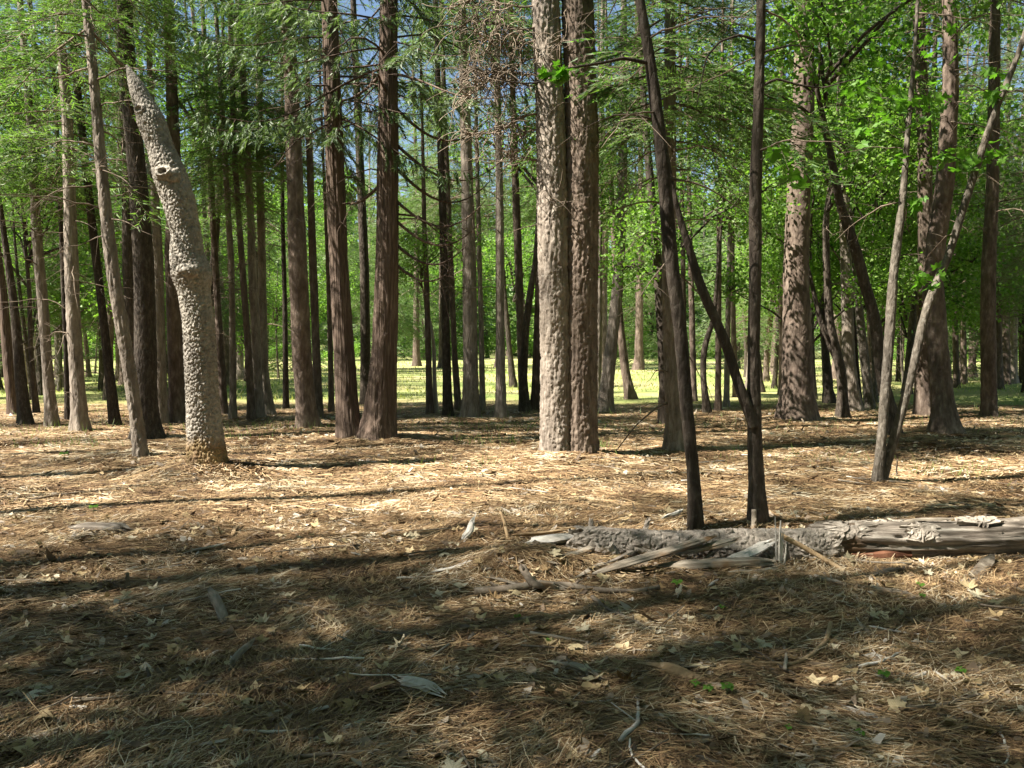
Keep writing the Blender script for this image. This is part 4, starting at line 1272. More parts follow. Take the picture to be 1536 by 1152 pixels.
for (px, y, cr, z0, cs, lab) in (
    (703, 58, 'pine_a', 12.0, 1.7, 'pale pine crown high behind the lit fir, over the meadow'), (664, 64, 'fir_a', 12.5, 1.8, 'fir crown high behind the straight black trunk, over the meadow'),
    (749, 68, 'pine_a', 12.0, 1.9, 'pine crown high behind the lone dark-sided trunk, over the meadow'), (826, 60, 'fir_a', 12.0, 1.7, 'fir crown high behind left stem of twin fir, over the meadow'),
    (905, 64, 'pine_a', 11.0, 1.8, 'pine crown high right of the twin fir, over the meadow'), (625, 70, 'pine_a', 12.0, 1.9, 'pine crown high right of cedars, over the meadow'),
    (958, 58, 'fir_b', 11.0, 1.8, 'fir crown high left of the bending dark stem, over the meadow')):
    mid_tree('meadow_pine', px_to_x(px, y), y, TR[2], 1.6, cr, z0, cs, lab)
# young firs with branches to the ground
for (px, y, s, lab) in ((965, 74, 2.0, 'dark bushy conifer with boughs to the ground across meadow'), (440, 58, 1.5, 'young fir with low boughs left of the leaning cedar'), (20, 44, 1.2, 'young fir in the undergrowth at left edge'),
                        (640, 96, 2.0, 'pale bushy conifer across meadow right of the cedars'), (1120, 62, 1.3, 'young fir with layered boughs left of the forked oak'), (1460, 40, 1.3, 'young pine with low boughs right of the leaning pine')):
    mid_tree('young_fir', px_to_x(px, y), y, TR[1], .42 * s, 'young_fir', .2, s, lab)
# far edge of the meadow
for i in range(46):
    y = 92 + 30 * rm.random()
    x = px_to_x(-150 + 1840 * (i + .8 * rm.random()) / 46, y)
    kind = rm.choice(('far_fir', 'far_pine', 'far_broad', 'far_broad', 'far_fir'))
    s = (1.05 + .65 * rm.random()) if kind != 'far_broad' else .8 + .5 * rm.random()
    lab = 'tall tree in the far row across the sunny meadow'
    mid_tree('meadow_edge_tree', x, y, TR[rm.randrange(3)] if kind != 'far_broad' else TB[0], s * (1.1 if kind != 'far_broad' else 1.5), kind, (2.0 if kind != 'far_broad' else 1.2) * s, s, lab, 'trees along the far edge of the meadow')
for i in range(26):
    y = 84 + 30 * rm.random()
    x = px_to_x(-120 + 1780 * (i + .8 * rm.random()) / 26, y)
    if 560 < x / y * FPX + 768 < 1010 and y < 98:
        y = 100 + 8 * rm.random()
    s = .5 + .5 * rm.random()
    mid_tree('meadow_edge_bush', x, y, TB[1], .3 * s, 'far_bush', .1, s, 'low leafy bush at the foot of the far tree row', 'bushes along the far edge of the meadow')

for i in range(20):
    y = 124 + 34 * rm.random()
    x = px_to_x(540 + 520 * (i + .8 * rm.random()) / 20, y)
    s = 1.5 + .6 * rm.random()
    mid_tree('hillside_tree', x, y, TR[rm.randrange(3)], s, ('far_fir', 'far_pine')[i % 2], 2.0 * s, s, 'very tall conifer behind the far row, over the meadow', 'tall conifers behind the far row')

# wooded hillside behind: one mass of foliage
def far_woods():
    rs = np.random.default_rng(8)
    a = Acc()
    for i in range(300):
        y = 120 + 190 * rs.random() ** 1.1
        x = (rs.random() * 2 - 1) * (25 + .78 * y)
        g = gz(x, y)
        h = 15 + 12 * rs.random()
        r = 3.2 + 2.6 * rs.random()
        n = 480
        u = rs.random(n) ** .8
        z = g + 1 + h * u
        th = rs.random(n) * TAU
        con = rs.random() < .7
        rr = r * ((1.05 - u) if con else np.sin(np.clip(u, .05, 1) * 3.0)) * (.35 + .65 * rs.random(n)) + .2
        C = np.stack([x + rr * np.cos(th), y + rr * np.sin(th), z], 1)
        V, F = leaf_quads(C, 1.6, rs, .5)
        a.add(V, F, 0 if con else 1)
        add_tube(a, np.array([[x, y, g - 1], [x, y, g + h * .5], [x, y, g + h]]), [.35, .25, .05], 5, 2, cap=False)
    o = obj('far_woods', a.mesh('far_woods', [M_NEEDLE, M_BROAD, M_PINE]))
    tag(o, 'mass of green trees on the wooded hillside beyond the meadow', 'woods', kind='stuff')
far_woods()

# ------------------------------------------------------------------ trees beside and behind the viewer: their crowns shade the foreground
for i, (x, y, tr, ts, cr, z0, cs, lab) in enumerate((
    (-9.2, 6.9, 0, 1.0, 'fir_sparse', 15.5, .8, 'tall fir trunk just outside the view at left, throwing the long thin shadow'),
    (-8.0, 3.9, 2, 1.0, 'fir_sparse', 12.5, .9, 'thick pine just outside the view at left, throwing a broad shadow stripe'),
    (-6.2, 5.3, 3, .9, 'fir_sparse', 14, .7, 'slim dark trunk outside the view at left'),
    (-8.8, 1.0, 2, 1.1, 'shade_fir', 5.2, .95, 'bushy fir beside the viewer at left'),
    (-11.8, 2.3, 4, 1.0, 'shade_fir', 6.2, .85, 'second bushy fir farther left beside the viewer'),
    (-5.0, -0.4, 0, 1.0, 'shade_fir', 6.6, .8, 'full fir just behind the viewer at left'),
    (-4.6, 2.6, 1, 1.0, 'fir_sparse', 7.5, .9, 'slim fir just left of the viewer'),
    (-15.5, 15.5, 0, 1.1, 'fir_sparse', 9, .8, 'fir outside the view behind the left edge trunks'),
    (-11.3, 8.7, 4, 1.0, 'fir_sparse', 8.0, .75, 'fir past the left edge, dappling the middle of the sunlit strip'),
    (-13.5, 10.0, 0, 1.0, 'fir_sparse', 10.0, .75, 'taller fir past the left edge, dappling the sunlit strip'),
    (-16.0, 11.2, 1, 1.0, 'fir_sparse', 6.5, .8, 'fir past the left edge, speckling the sunlit strip with shade'),
    (-19.5, 13.0, 3, 1.0, 'fir_thin', 6.5, .8, 'slim fir farther past the left edge'),
    (0.2, -2.6, 4, 1.0, 'fir_b', 6.5, 1.1, 'fir straight behind the viewer'),
    (-17, 4, 1, 1.1, 'pine_b', 11, 1.0, 'pine farthest left of the viewer'),
)):
    mid_tree('shade_tree', x, y, TR[tr], ts, cr, z0, cs, lab, rs=random.Random(40 + i))

# unseen firs added behind and beside the viewer to block the low sky light
rb = random.Random(5)
SKY_BLOCK = [(8.5, 0.5), (11, 5.5), (7, -4), (12, 1), (14.5, 6.5), (9, -6), (13, -7), (3.5, -7), (-1.5, -8), (-6.5, -7.5), (17, -1), (18, 9), (0.5, -13), (8, -13), (-9, -13), (-15, -9), (20, 4), (15, -13), (-4, -17), (23, 12), (12.5, 11), (19, 15),
        (-22, -6), (-25, 1), (-27, 7), (-24, 12), (-28, 17), (-25, 22), (-30, -2), (-20, -13), (-31, 12), (-30, 26), (25, 20), (27, 27), (24, -6), (29, 8)]
for i, (x, y) in enumerate(SKY_BLOCK):
    x, y = x + rb.random() - .5, y + rb.random() - .5
    s_ = 1.15 + .35 * rb.random() if x > -15 else .95 + .2 * rb.random()
    mid_tree('sky_blocking_fir', x, y, TR[i % 5], 1.0, 'shade_fir', (2.0 if x < -15 else 8.0 if y > -2 else 4.5) + 1.5 * rb.random(), s_, 'unseen dense fir added around the viewer to block sky light', 'wood around the viewer')

# ------------------------------------------------------------------ forest floor cover
GX0, GY0, GST = -14.0, 1.4, .035
_gx = np.arange(GX0, 14.0, GST)
_gy = np.arange(GY0, 24.0, GST)
_GR = ground_z(np.repeat(_gx[:, None], len(_gy), 1).ravel(), np.repeat(_gy[None], len(_gx), 0).ravel()).reshape(len(_gx), len(_gy))
def gzf(x, y):
    u = np.clip((x - GX0) / GST, 0, len(_gx) - 2.001)
    v = np.clip((y - GY0) / GST, 0, len(_gy) - 2.001)
    i, j = u.astype(int), v.astype(int)
    fu, fv = u - i, v - j
    return (_GR[i, j] * (1 - fu) * (1 - fv) + _GR[i + 1, j] * fu * (1 - fv) + _GR[i, j + 1] * (1 - fu) * fv + _GR[i + 1, j + 1] * fu * fv)

def scatter(n, y0, y1, rs, power=1.6, margin=1.0):
    """spots on the floor, thicker towards the path the viewer stands on"""
    u = rs.random(n)
    a = 2 - power
    y = (y0 ** a + (y1 ** a - y0 ** a) * u) ** (1 / a)
    x = (rs.random(n) * 2 - 1) * (margin + .68 * y)
    return x, y

def needle_litter():
    rs = np.random.default_rng(3)
    acc = Acc()
    # long bent needles near by (four faces each)
    n = 140000
    x, y = scatter(n, 2.3, 10, rs)
    field = fbm(np.stack([x * .9, y * .9, x * 0], 1), 3, 41) * 3.2
    az = field + rs.normal(size=n) * .75
    L = .07 + .13 * rs.random(n)
    w = (.0022 + .0022 * rs.random(n)) * (1 + .06 * np.maximum(y - 4, 0))
    bend = rs.normal(size=n) * .22
    tilt = np.abs(rs.normal(size=n)) * .10
    lift = .002 + .020 * rs.random(n) ** 2
    V = np.empty((n, 6, 3))
    for k, t in enumerate((-.5, 0, .5)):
        a2 = az + bend * t * 2
        cx = x + np.cos(a2) * L * t
        cy = y + np.sin(a2) * L * t
        cz = gzf(cx, cy) + lift + np.abs(t + .5) * tilt * L
        sx, sy = -np.sin(a2) * w * .5, np.cos(a2) * w * .5
        V[:, 2 * k] = np.stack([cx - sx, cy - sy, cz], 1)
        V[:, 2 * k + 1] = np.stack([cx + sx, cy + sy, cz + w * .35 * rs.normal(size=n)], 1)
    i = np.arange(n)[:, None] * 6
    F = np.concatenate([i + np.array([0, 1, 3, 2]), i + np.array([2, 3, 5, 4])])
    acc.add(V.reshape(-1, 3), F)
    # straight short bundles farther off
    n = 75000
    x, y = scatter(n, 8, 23, rs, 1.3)
    az = fbm(np.stack([x * .9, y * .9, x * 0], 1), 3, 41) * 3.2 + rs.normal(size=n) * .9
    L = .10 + .16 * rs.random(n)
    w = .006 + .008 * rs.random(n)
    V = np.empty((n, 4, 3))
    for k, t in enumerate((-.5, .5)):
        cx, cy = x + np.cos(az) * L * t, y + np.sin(az) * L * t
        cz = gzf(cx, cy) + .004 + .03 * rs.random(n) ** 2
        V[:, 2 * k] = np.stack([cx + np.sin(az) * w * .5, cy - np.cos(az) * w * .5, cz], 1)
        V[:, 2 * k + 1] = np.stack([cx - np.sin(az) * w * .5, cy + np.cos(az) * w * .5, cz + .004], 1)
    i = np.arange(n)[:, None] * 4
    acc.add(V.reshape(-1, 3), i + np.array([0, 1, 3, 2]))
    o = obj('needle_litter', acc.mesh('needle_litter', M_LITTER))
    tag(o, 'thick layer of dry brown needles covering the forest floor', 'needles', kind='stuff')
needle_litter()

def chip_litter():
    rs = np.random.default_rng(4)
    acc = Acc()
    n = 16000
    x, y = scatter(n, 2.4, 20, rs, 1.35)
    k = 5
    s = (.006 + .017 * rs.random(n) ** 2.2) * (1 + .05 * y)
    z = gzf(x, y) + .004 + .016 * rs.random(n)
    az = rs.random(n) * TAU
    el = 1.2 + 2.5 * rs.random(n) ** 2
    tx, ty = rs.normal(size=n) * .35, rs.normal(size=n) * .35
    V = np.empty((n, k, 3))
    for j in range(k):
        th = j / k * TAU + rs.normal(size=n) * .25
        r = s * (.7 + .5 * rs.random(n))
        px, py = r * np.cos(th) * el, r * np.sin(th)
        V[:, j] = np.stack([x + px * np.cos(az) - py * np.sin(az), y + px * np.sin(az) + py * np.cos(az), z + px * tx + py * ty], 1)
    F = np.arange(n * k).reshape(n, k)
    acc.add(V.reshape(-1, 3), F)
    o = obj('chip_litter', acc.mesh('chip_litter', M_CHIP))
    tag(o, 'small bark flakes and wood chips strewn through the needles', 'chips', kind='stuff')
    # leaf crumbs
    acc = Acc()
    pr = [lobed_leaf(60 + i, 5, .5 + .3 * (i % 3), 9) for i in range(4)]
    x, y = scatter(4200, 2.6, 17, rs, 1.3)
    for i in range(len(x)):
        V, F = pr[i % 4].arrays()
        s = .03 + .055 * rs.random()
        M = rotz(rs.random() * 6.3) @ rotx(rs.normal() * .35) * s
        acc.add(V @ M.T + np.array([x[i], y[i], gzf(x[i:i + 1], y[i:i + 1])[0] + .012]), F[0][0])
    o = obj('leaf_litter', acc.mesh('leaf_litter', island_mat('dry leaf crumbs', [(0, (.26, .17, .08)), (.4, (.42, .31, .16)), (.8, (.54, .45, .28)), (1, (.6, .54, .42))], trans=.15)))
    tag(o, 'broken dry leaf pieces scattered over the needle litter', 'leaves', kind='stuff')
chip_litter()

def grass():
    rs = np.random.default_rng(6)
    def blades(x, y, z, h, w):
        n = len(x)
        az = rs.random(n) * TAU
        ln = rs.normal(size=(n, 2)) * .45 * h[:, None]
        V = np.empty((n, 3, 3))
        V[:, 0] = np.stack([x - np.cos(az) * w, y - np.sin(az) * w, z - .01], 1)
        V[:, 1] = np.stack([x + np.cos(az) * w, y + np.sin(az) * w, z - .01], 1)
        V[:, 2] = np.stack([x + ln[:, 0], y + ln[:, 1], z + h], 1)
        return V.reshape(-1, 3), np.arange(3 * n).reshape(-1, 3)
    a = Acc()
    n = 22000
    y = 25 + 60 * rs.random(n) ** 1.5
    x = (rs.random(n) * 2 - 1) * (4 + .75 * y)
    keep = (fbm(np.stack([x * .15, y * .15, x * 0], 1), 2, 3) + (y - 27) * .05) > -.15
    x, y = x[keep], y[keep]
    z = ground_z(x, y)
    V, F = blades(x, y, z, .06 + .12 * rs.random(len(x)), .006 + .0006 * y)
    a.add(V, F)
    o = obj('meadow_grass', a.mesh('meadow_grass', M_GRASS))
    tag(o, 'sunny green and straw coloured grass of the meadow', 'grass', kind='stuff')
    a = Acc()
    xs, ys = [], []
    for (px, py, n, sp) in ((725, 664, 90, .4), (895, 672, 60, .16), (100, 668, 70, .5), (690, 700, 40, .6), (1110, 690, 60, .8), (430, 640, 90, .8), (1430, 708, 60, .4), (330, 655, 60, .5), (740, 642, 140, 1.2), (960, 640, 60, 1.0), (1230, 690, 40, .6), (60, 650, 90, 1.0)):
        p = G(px, py)
        xs.append(p[0] + rs.normal(size=n) * sp)
        ys.append(p[1] + rs.normal(size=n) * sp * .6)
    n = 2600
    yy = 15 + 12 * rs.random(n)
    xs.append((rs.random(n) * 2 - 1) * (2 + .7 * yy))
    ys.append(yy)
    x, y = np.concatenate(xs), np.concatenate(ys)
    V, F = blades(x, y, ground_z(x, y), .06 + .16 * rs.random(len(x)), .003 + .0002 * y)
    a.add(V, F)
    o = obj('forest_grass', a.mesh('forest_grass', leaf_mat('fresh grass', [(.06, .13, .02), (.1, .2, .03), (.2, .26, .08)], .35)))
    tag(o, 'thin tufts of fresh grass between the trees', 'grass', kind='stuff')
grass()

# ------------------------------------------------------------------ the fallen log and its wreckage
def wood_disp(seed, amp, fine=.004, split=.0):
    def f(th, s, q, D, P):
        p = np.stack([np.cos(th) * 3.2, np.sin(th) * 3.2, s * 1.4], 1)
        o = amp * fbm(p, 3, seed) + fine * fbm(np.stack([np.cos(th) * 16, np.sin(th) * 16, s * 5], 1), 3, seed + 4)
        if split:
            g = np.abs(fbm(np.stack([np.cos(th) * 4, np.sin(th) * 4, s * .9], 1), 2, seed + 8))
            o -= split * np.clip(1 - g / .07, 0, 1)
        return o
    return f
lx0, lx1, lx2 = px_to_x(862, 6.3), px_to_x(1266, 6.3), 6.6
log_o = np.array([(lx0 + lx1) / 2, 6.35, 0])
log_o[2] = gz(log_o[0], log_o[1])
log = empty('fallen_log', log_o)
tag(log, 'long rotting fallen log, bark gone from its thicker right half', 'log')
a = Acc()
xs = np.linspace(lx1 - .22, lx2, 190)
P = np.stack([xs, 6.36 + .05 * np.sin(xs * 1.3) + .04 * (xs - lx1), .108 + .018 * (xs - lx1) + .008 * np.sin(xs * 3)], 1) - log_o * np.array([1, 1, 0])
add_tube(a, P, .142 + .014 * np.clip(xs - lx1, 0, 2.2) + .006 * np.sin(xs * 5), 72, disp=wood_disp(3, .022, .014, .05))
obj('heartwood', a.mesh('heartwood', M_ROT, True), log)
a = Acc()
xs = np.linspace(lx0, lx1, 150)
k = 72
P = np.stack([xs, 6.34 + .03 * np.sin(xs * 2), .066 + .016 * np.sin(xs * 2.3 + 1)], 1) - log_o * np.array([1, 1, 0])
def logbark(th, s, q, D, P):
    p = np.stack([q[:, 0] / .05, q[:, 1] / .05, q[:, 2] / .06], 1)
    f1, f2 = voro(p + .5 * np.stack([vnoise(p, 3), vnoise(p, 4), vnoise(p, 5)], 1), 7)
    return .014 * (np.clip((f2 - f1) / .25, 0, 1) - .6) + .028 * fbm(q * np.array([5, 5, 1.6]), 3, 3) + .010 * fbm(q * np.array([34, 34, 12.]), 3, 5)
V, F, C = tube(P, .148 + .01 * np.sin(xs * 4), k, disp=logbark, cap=False)
# ragged broken ends
V = V.reshape(len(xs), k, 3)
edge = .09 * fbm(np.stack([np.cos(np.arange(k) / k * TAU) * 2.2, np.sin(np.arange(k) / k * TAU) * 2.2, np.zeros(k)], 1), 3, 9)
t = np.linspace(0, 1, len(xs))[:, None]
V[:, :, 0] += edge[None] * (t ** 4) + 1.6 * edge[None] * ((1 - t) ** 4)
V[-8:, :, 2] += .03 * np.linspace(0, 1, 8)[:, None] ** 2
a.add(V.reshape(-1, 3), F)
# inner face of the bark shell, so that its broken end shows thickness
c0 = P[-1] * .5 + P[-9] * .5
inner = c0 + (V[-6:] - c0) * np.array([1, .86, .86])
a.add(inner.reshape(-1, 3), F[:5 * k])
a.add(np.concatenate([V[-1], inner[-1]]), np.stack([np.arange(k), (np.arange(k) + 1) % k, k + (np.arange(k) + 1) % k, k + np.arange(k)], 1))
obj('bark', a.mesh('bark', M_LOGBARK, False), log)
def stub(px, py, dd, h, r, seed, lean, mat, name='knot_stub', hollow=True):
    rs = np.random.default_rng(seed)
    p = at(px, py, dd) - log_o
    th = np.arange(14) / 14 * TAU
    z = np.linspace(0, 1, 6)
    a = Acc()
    jag = 1 + .5 * rs.random(14)
    V = []
    for u in z:
        rr = r * (1.15 - .35 * u) * (1 + .12 * rs.normal(size=14) * .6)
        V.append(np.stack([rr * np.cos(th) + lean[0] * u * h, rr * np.sin(th) + lean[1] * u * h, h * u * jag], 1))
    n = 6
    if hollow:
        for u in (1, .4):
            rr = r * .5
            V.append(np.stack([rr * np.cos(th) + lean[0] * u * h, rr * np.sin(th) + lean[1] * u * h, h * u * jag * .9], 1))
        n = 8
    V = np.concatenate(V)
    i = np.arange(n - 1)[:, None] * 14
    j = np.arange(14)[None]
    a.add(V, np.stack([i + j, i + (j + 1) % 14, i + 14 + (j + 1) % 14, i + 14 + j], -1).reshape(-1, 4))
    return obj(name, a.mesh(name, mat, False), log, p)
stub(912, 832, 6.22, .07, .085, 1, (-.5, -.5), M_LOGBARK)
stub(1246, 812, 6.25, .05, .045, 2, (.4, -.6), M_LOGBARK)
stub(1094, 800, 6.3, .03, .03, 3, (0, -.3), M_LOGBARK)
stub(886, 800, 6.5, .09, .022, 5, (0, 0), M_LOGBARK, hollow=False)
stub(855, 806, 6.55, .05, .02, 6, (.1, 0), M_LOGBARK, hollow=False)
stub(968, 795, 6.5, .07, .02, 8, (.3, 0), M_LOGBARK, hollow=False)
# bark remnants still clinging to the bare half, thinning out away from the break
for i, (px, ln, a0, a1) in enumerate(((1278, .34, .5, 2.3), (1330, .26, 1.5, 2.9), (1375, .2, .3, 1.2), (1410, .24, 2.0, 2.9), (1470, .2, 1.0, 1.9), (1300, .2, 2.6, 3.4))):
    r2 = np.random.default_rng(950 + i)
    xc = px_to_x(px, 6.36)
    nu, nv = 16, 12
    u = np.linspace(-.5, .5, nu)[:, None]
    v = np.linspace(0, 1, nv)[None]
    jag = 1 + .35 * r2.normal(size=nv)[None]
    X = xc + u * ln * jag
    th = a0 + (a1 - a0) * (v + .10 * r2.normal(size=(nu, 1)))
    rr = .142 + .014 * np.clip(X - lx1, 0, 2.2) + .018 + .010 * r2.normal(size=(nu, nv)) * .6
    cy, cz = 6.36 + .05 * np.sin(X * 1.3) + .04 * (X - lx1), .108 + .018 * (X - lx1)
    top = np.stack([X, cy - rr * np.cos(th), cz + rr * np.sin(th)], -1)
    bot = np.stack([X, cy - (rr - .03) * np.cos(th), cz + (rr - .03) * np.sin(th)], -1)
    a = Acc()
    ii = np.arange(nu - 1)[:, None] * nv
    jj = np.arange(nv - 1)[None]
    F = np.stack([ii + jj, ii + jj + 1, ii + nv + jj + 1, ii + nv + jj], -1).reshape(-1, 4)
    ed = np.concatenate([np.arange(nv), np.arange(1, nu) * nv + nv - 1, (nu - 1) * nv + np.arange(nv - 2, -1, -1), np.arange(nu - 2, 0, -1) * nv])
    V = np.concatenate([top.reshape(-1, 3), bot.reshape(-1, 3)]) - log_o * np.array([1, 1, 0])
    a.add(V, np.concatenate([F, np.stack([ed, np.roll(ed, -1), np.roll(ed, -1) + nu * nv, ed + nu * nv], 1)]))
    obj('bark', a.mesh('bark', M_LOGBARK, False), log)
# red rot showing under the bark edge and under the log's belly
a = Acc()
xs = np.linspace(px_to_x(1285, 6.2), px_to_x(1375, 6.2), 26)
add_tube(a, np.stack([xs, 6.235 + 0 * xs, .035 + .01 * np.sin(xs * 9)], 1) - log_o * np.array([1, 1, 0]), .045 + .012 * np.sin(xs * 14), 12, disp=wood_disp(5, .012, .012))
obj('red_rot', a.mesh('red_rot', M_RED, False), log)

def slab(name, label, p0, p1, w, th, mat, seed, cat='wood', bend=.02, group=None, twist=.3):
    """split slab of wood with splintered ends, lying from p0 to p1"""
    rs = np.random.default_rng(seed)
    p0, p1 = np.asarray(p0, float), np.asarray(p1, float)
    Lv = p1 - p0
    L = np.linalg.norm(Lv)
    n = max(10, int(L / .018))
    t = np.linspace(0, 1, n)
    P = np.stack([(t - .5) * L, bend * np.sin(t * 3.1 + seed), .25 * bend * np.sin(t * 5 + seed)], 1)
    prof = np.clip(np.minimum(t / .22, (1 - t) / .15), .12, 1) ** .6
    a = Acc()
    k = 18
    thv = np.arange(k) / k * TAU
    D = fbm(np.stack([np.tile(np.cos(thv) * 3, n), np.tile(np.sin(thv) * 3, n), np.repeat(t * L * 2.5, k)], 1), 3, seed).reshape(n, k)
    r = prof[:, None] * (1 + .32 * D)
    V = np.stack([P[:, :1] + .05 * rs.normal(size=k)[None] * (np.abs(t[:, None] - .5) * 2) ** 6, P[:, 1:2] + r * np.cos(thv) * w / 2, P[:, 2:] + r * np.sin(thv) * th / 2], -1).reshape(-1, 3)
    i = np.arange(n - 1)[:, None] * k
    j = np.arange(k)[None]
    a.add(V, np.stack([i + j, i + (j + 1) % k, i + k + (j + 1) % k, i + k + j], -1).reshape(-1, 4))
    a.F.append((np.arange(k)[None][:, ::-1].copy(), 0))
    a.F.append((np.arange((n - 1) * k, n * k)[None].copy(), 0))
    o = obj(name, a.mesh(name, mat, False), None, (p0 + p1) / 2)
    q = Vector(Lv).to_track_quat('X', 'Z')
    o.rotation_mode = 'QUATERNION'
    from mathutils import Quaternion
    o.rotation_quaternion = q @ Quaternion((1, 0, 0), rs.normal() * twist)
    if label:
        tag(o, label, cat, group)
    return o
def on(px, py, lift=.0):
    p = G(px, py)
    p[2] += lift
    return p
slab('wood_slab', 'long split slab leaning on the log at its left part', on(892, 864, .02), at(1068, 804, 6.12), .12, .05, M_WOOD, 1, twist=.1)
slab('wood_slab', 'short split slab lying above the long leaning slab', at(1012, 832, 6.02), at(1100, 809, 6.12), .10, .045, M_WOOD, 2, twist=.1)
slab('wood_slab', 'bleached frayed slab leaning between log bark and upright splinter', at(1088, 842, 5.98), at(1153, 814, 6.14), .12, .05, M_BLEACH, 3, twist=.1)
slab('wood_chunk', 'low grey chunk lying flat under the leaning slabs', on(992, 854, .03), on(1162, 851, .03), .14, .085, M_WOOD, 4, twist=.1)
slab('wood_chunk', 'small dark chunk wedged between the two leaning slabs', at(1062, 832, 6.05), at(1084, 817, 6.1), .06, .05, M_ROT, 5)
slab('wood_slab', 'pale flat slab beyond the left end of the log', on(796, 824, .02), on(884, 812, .05), .22, .05, M_BLEACH, 6, twist=.05)
slab('wood_slab', 'thin pale slab on top of flat one at log end', on(772, 812, .05), on(846, 806, .06), .05, .025, M_TAN, 7)
slab('wood_plank', 'white splintered plank lying in sun left of centre', on(494, 761, .02), on(543, 768, .015), .06, .03, M_BLEACH, 8)
slab('wood_chunk', 'upright whitish knobbly chunk in the sunlit litter', on(696, 812, .02), at(706, 784, 6.75), .06, .05, M_BLEACH, 9)
slab('wood_chunk', 'leaning grey chunk among sticks at left of foreground', on(332, 936, .01), at(316, 884, 5.2), .06, .04, M_WOOD, 10)
slab('wood_chunk', 'bluish white broken chunk in deep foreground shade', on(605, 1024, .03), on(650, 1048, .03), .07, .05, M_BLEACH, 11)
slab('wood_chunk', 'grey weathered chunk at edge of bright foreground patch', on(838, 1000, .02), on(890, 1020, .02), .06, .04, M_WOOD, 12)
slab('wood_chunk', 'flaky tan chunk right of centre in the foreground', on(982, 1010, .02), on(1040, 1021, .02), .07, .035, M_TAN, 13)
slab('wood_chunk', 'forked grey chunk on the shaded litter before the log', on(1300, 885, .02), on(1352, 895, .02), .06, .04, M_WOOD, 14)
slab('bark_plate', 'dark upright bark plate before the log at right', on(1448, 878, .0), on(1482, 846, .06), .09, .02, M_STICK, 15)
slab('wood_chunk', 'half-buried grey root chunk lower left of centre', on(800, 850, .05), on(838, 872, .03), .06, .05, M_WOOD, 16)
slab('wood_chunk', 'dark rotten clump in shade near left edge', on(112, 795, .03), on(190, 800, .02), .12, .10, M_ROT, 17)
slab('bark_plate', 'reddish brown bark curl standing in the sunlit litter', on(346, 806, .02), on(362, 792, .03), .035, .015, M_TAN, 18)
slab('wood_chunk', 'grey slanting stick end in shade at lower left', on(348, 1006, .01), on(378, 976, .05), .035, .03, M_WOOD, 19)
slab('wood_plank', 'long grey splinter plank near the left edge', on(285, 832, .02), on(335, 820, .03), .05, .02, M_WOOD, 20)
slab('wood_chunk', 'pale chunk by the trunk of bent dark stem', on(1000, 780, .03), on(1018, 775, .05), .05, .04, M_BLEACH, 21)

for i, (x0, y0, x1, y1, l0, l1, w, m, lab) in enumerate((
    (842, 836, 900, 826, .02, .05, .05, M_WOOD, 'grey splinter lying at the ragged left end of log'), (905, 848, 958, 838, .02, .06, .045, M_ROT, 'dark rotten splinter against the log, left of long slab'),
    (868, 858, 915, 850, .02, .03, .04, M_WOOD, 'flat grey splinter just left of the long slab foot'), (945, 812, 1010, 800, .14, .19, .05, M_WOOD, 'grey bark strip lying along the top of log'),
    (1060, 800, 1120, 796, .19, .20, .045, M_BLEACH, 'pale strip lying on top of log left of stake'), (1105, 862, 1150, 856, .015, .02, .05, M_WOOD, 'small grey splinter on litter below bleached slab'),
    (1196, 800, 1250, 794, .17, .20, .05, M_WOOD, 'grey bark strip on log right of the stake'), (1290, 862, 1350, 858, .01, .02, .045, M_ROT, 'dark strip fallen under the bare half of log'),
    (1180, 862, 1240, 868, .01, .015, .04, M_TAN, 'tan splinter on litter just below the slanting stick'), (1345, 786, 1420, 779, .24, .26, .035, M_WOOD, 'grey sliver along top of the bare half of log'),
    (735, 862, 790, 872, .03, .03, .04, M_WOOD, 'grey splinter on the litter mound left of curved branch'), (650, 862, 700, 846, .01, .02, .04, M_BLEACH, 'pale splinter on the sunny side of litter mound'))):
    slab('wood_splinter', lab, on(x0, y0, l0) if l0 < .1 else at(x0, y0, 6.33), on(x1, y1, l1) if l1 < .1 else at(x1, y1, 6.33), w, w * .4, m, 60 + i)

def stick(name, label, pts, r0, r1, mat, seed=0, cat='stick', group=None, knobs=True):
    pts = np.array(pts, float)
    q, s = resample(pts, .02)
    q = smooth_path(q, s, .05)
    rs = np.random.default_rng(seed + 900)
    q[:, 1] += .006 * np.cumsum(rs.normal(size=len(q))) * .25
    o0 = q.mean(0)
    a = Acc()
    add_tube(a, q - o0, np.linspace(r0, r1, len(q)), 10, disp=lambda th, s_, q_, D, P: .18 * r0 * fbm(q_ * np.array([60, 60, 14.]), 3, seed))
    if knobs:
        for _ in range(2):
            i = rs.integers(2, len(q) - 2)
            v = norm(rs.normal(size=3) + np.array([0, 0, .8]))
            add_tube(a, np.array([q[i] - o0, q[i] - o0 + v * r0 * 1.6, q[i] - o0 + v * r0 * 2.8]), [r0 * .5, r0 * .35, r0 * .2], 6)
    ob = obj(name, a.mesh(name, mat, True), None, o0)
    return tag(ob, label, cat, group)
stick('stick', 'tan peeled stick slanting down across the log to ground', [on(1268, 858, .0), at(1215, 826, 6.05), at(1172, 803, 6.08)], .017, .020, M_TAN, 1)
stick('branch', 'curved dead branch sweeping right below the leaning slabs', [on(783, 846, .10), on(800, 868, .05), on(850, 884, .02), on(900, 890, .02), on(950, 891, .02), on(988, 886, .03)], .026, .014, M_STICK, 2)
stick('branch', 'thin dead branch slanting to lower right below curved branch', [on(888, 902, .03), on(915, 920, .015), on(945, 932, .015), on(978, 950, .01)], .013, .008, M_STICK, 3)
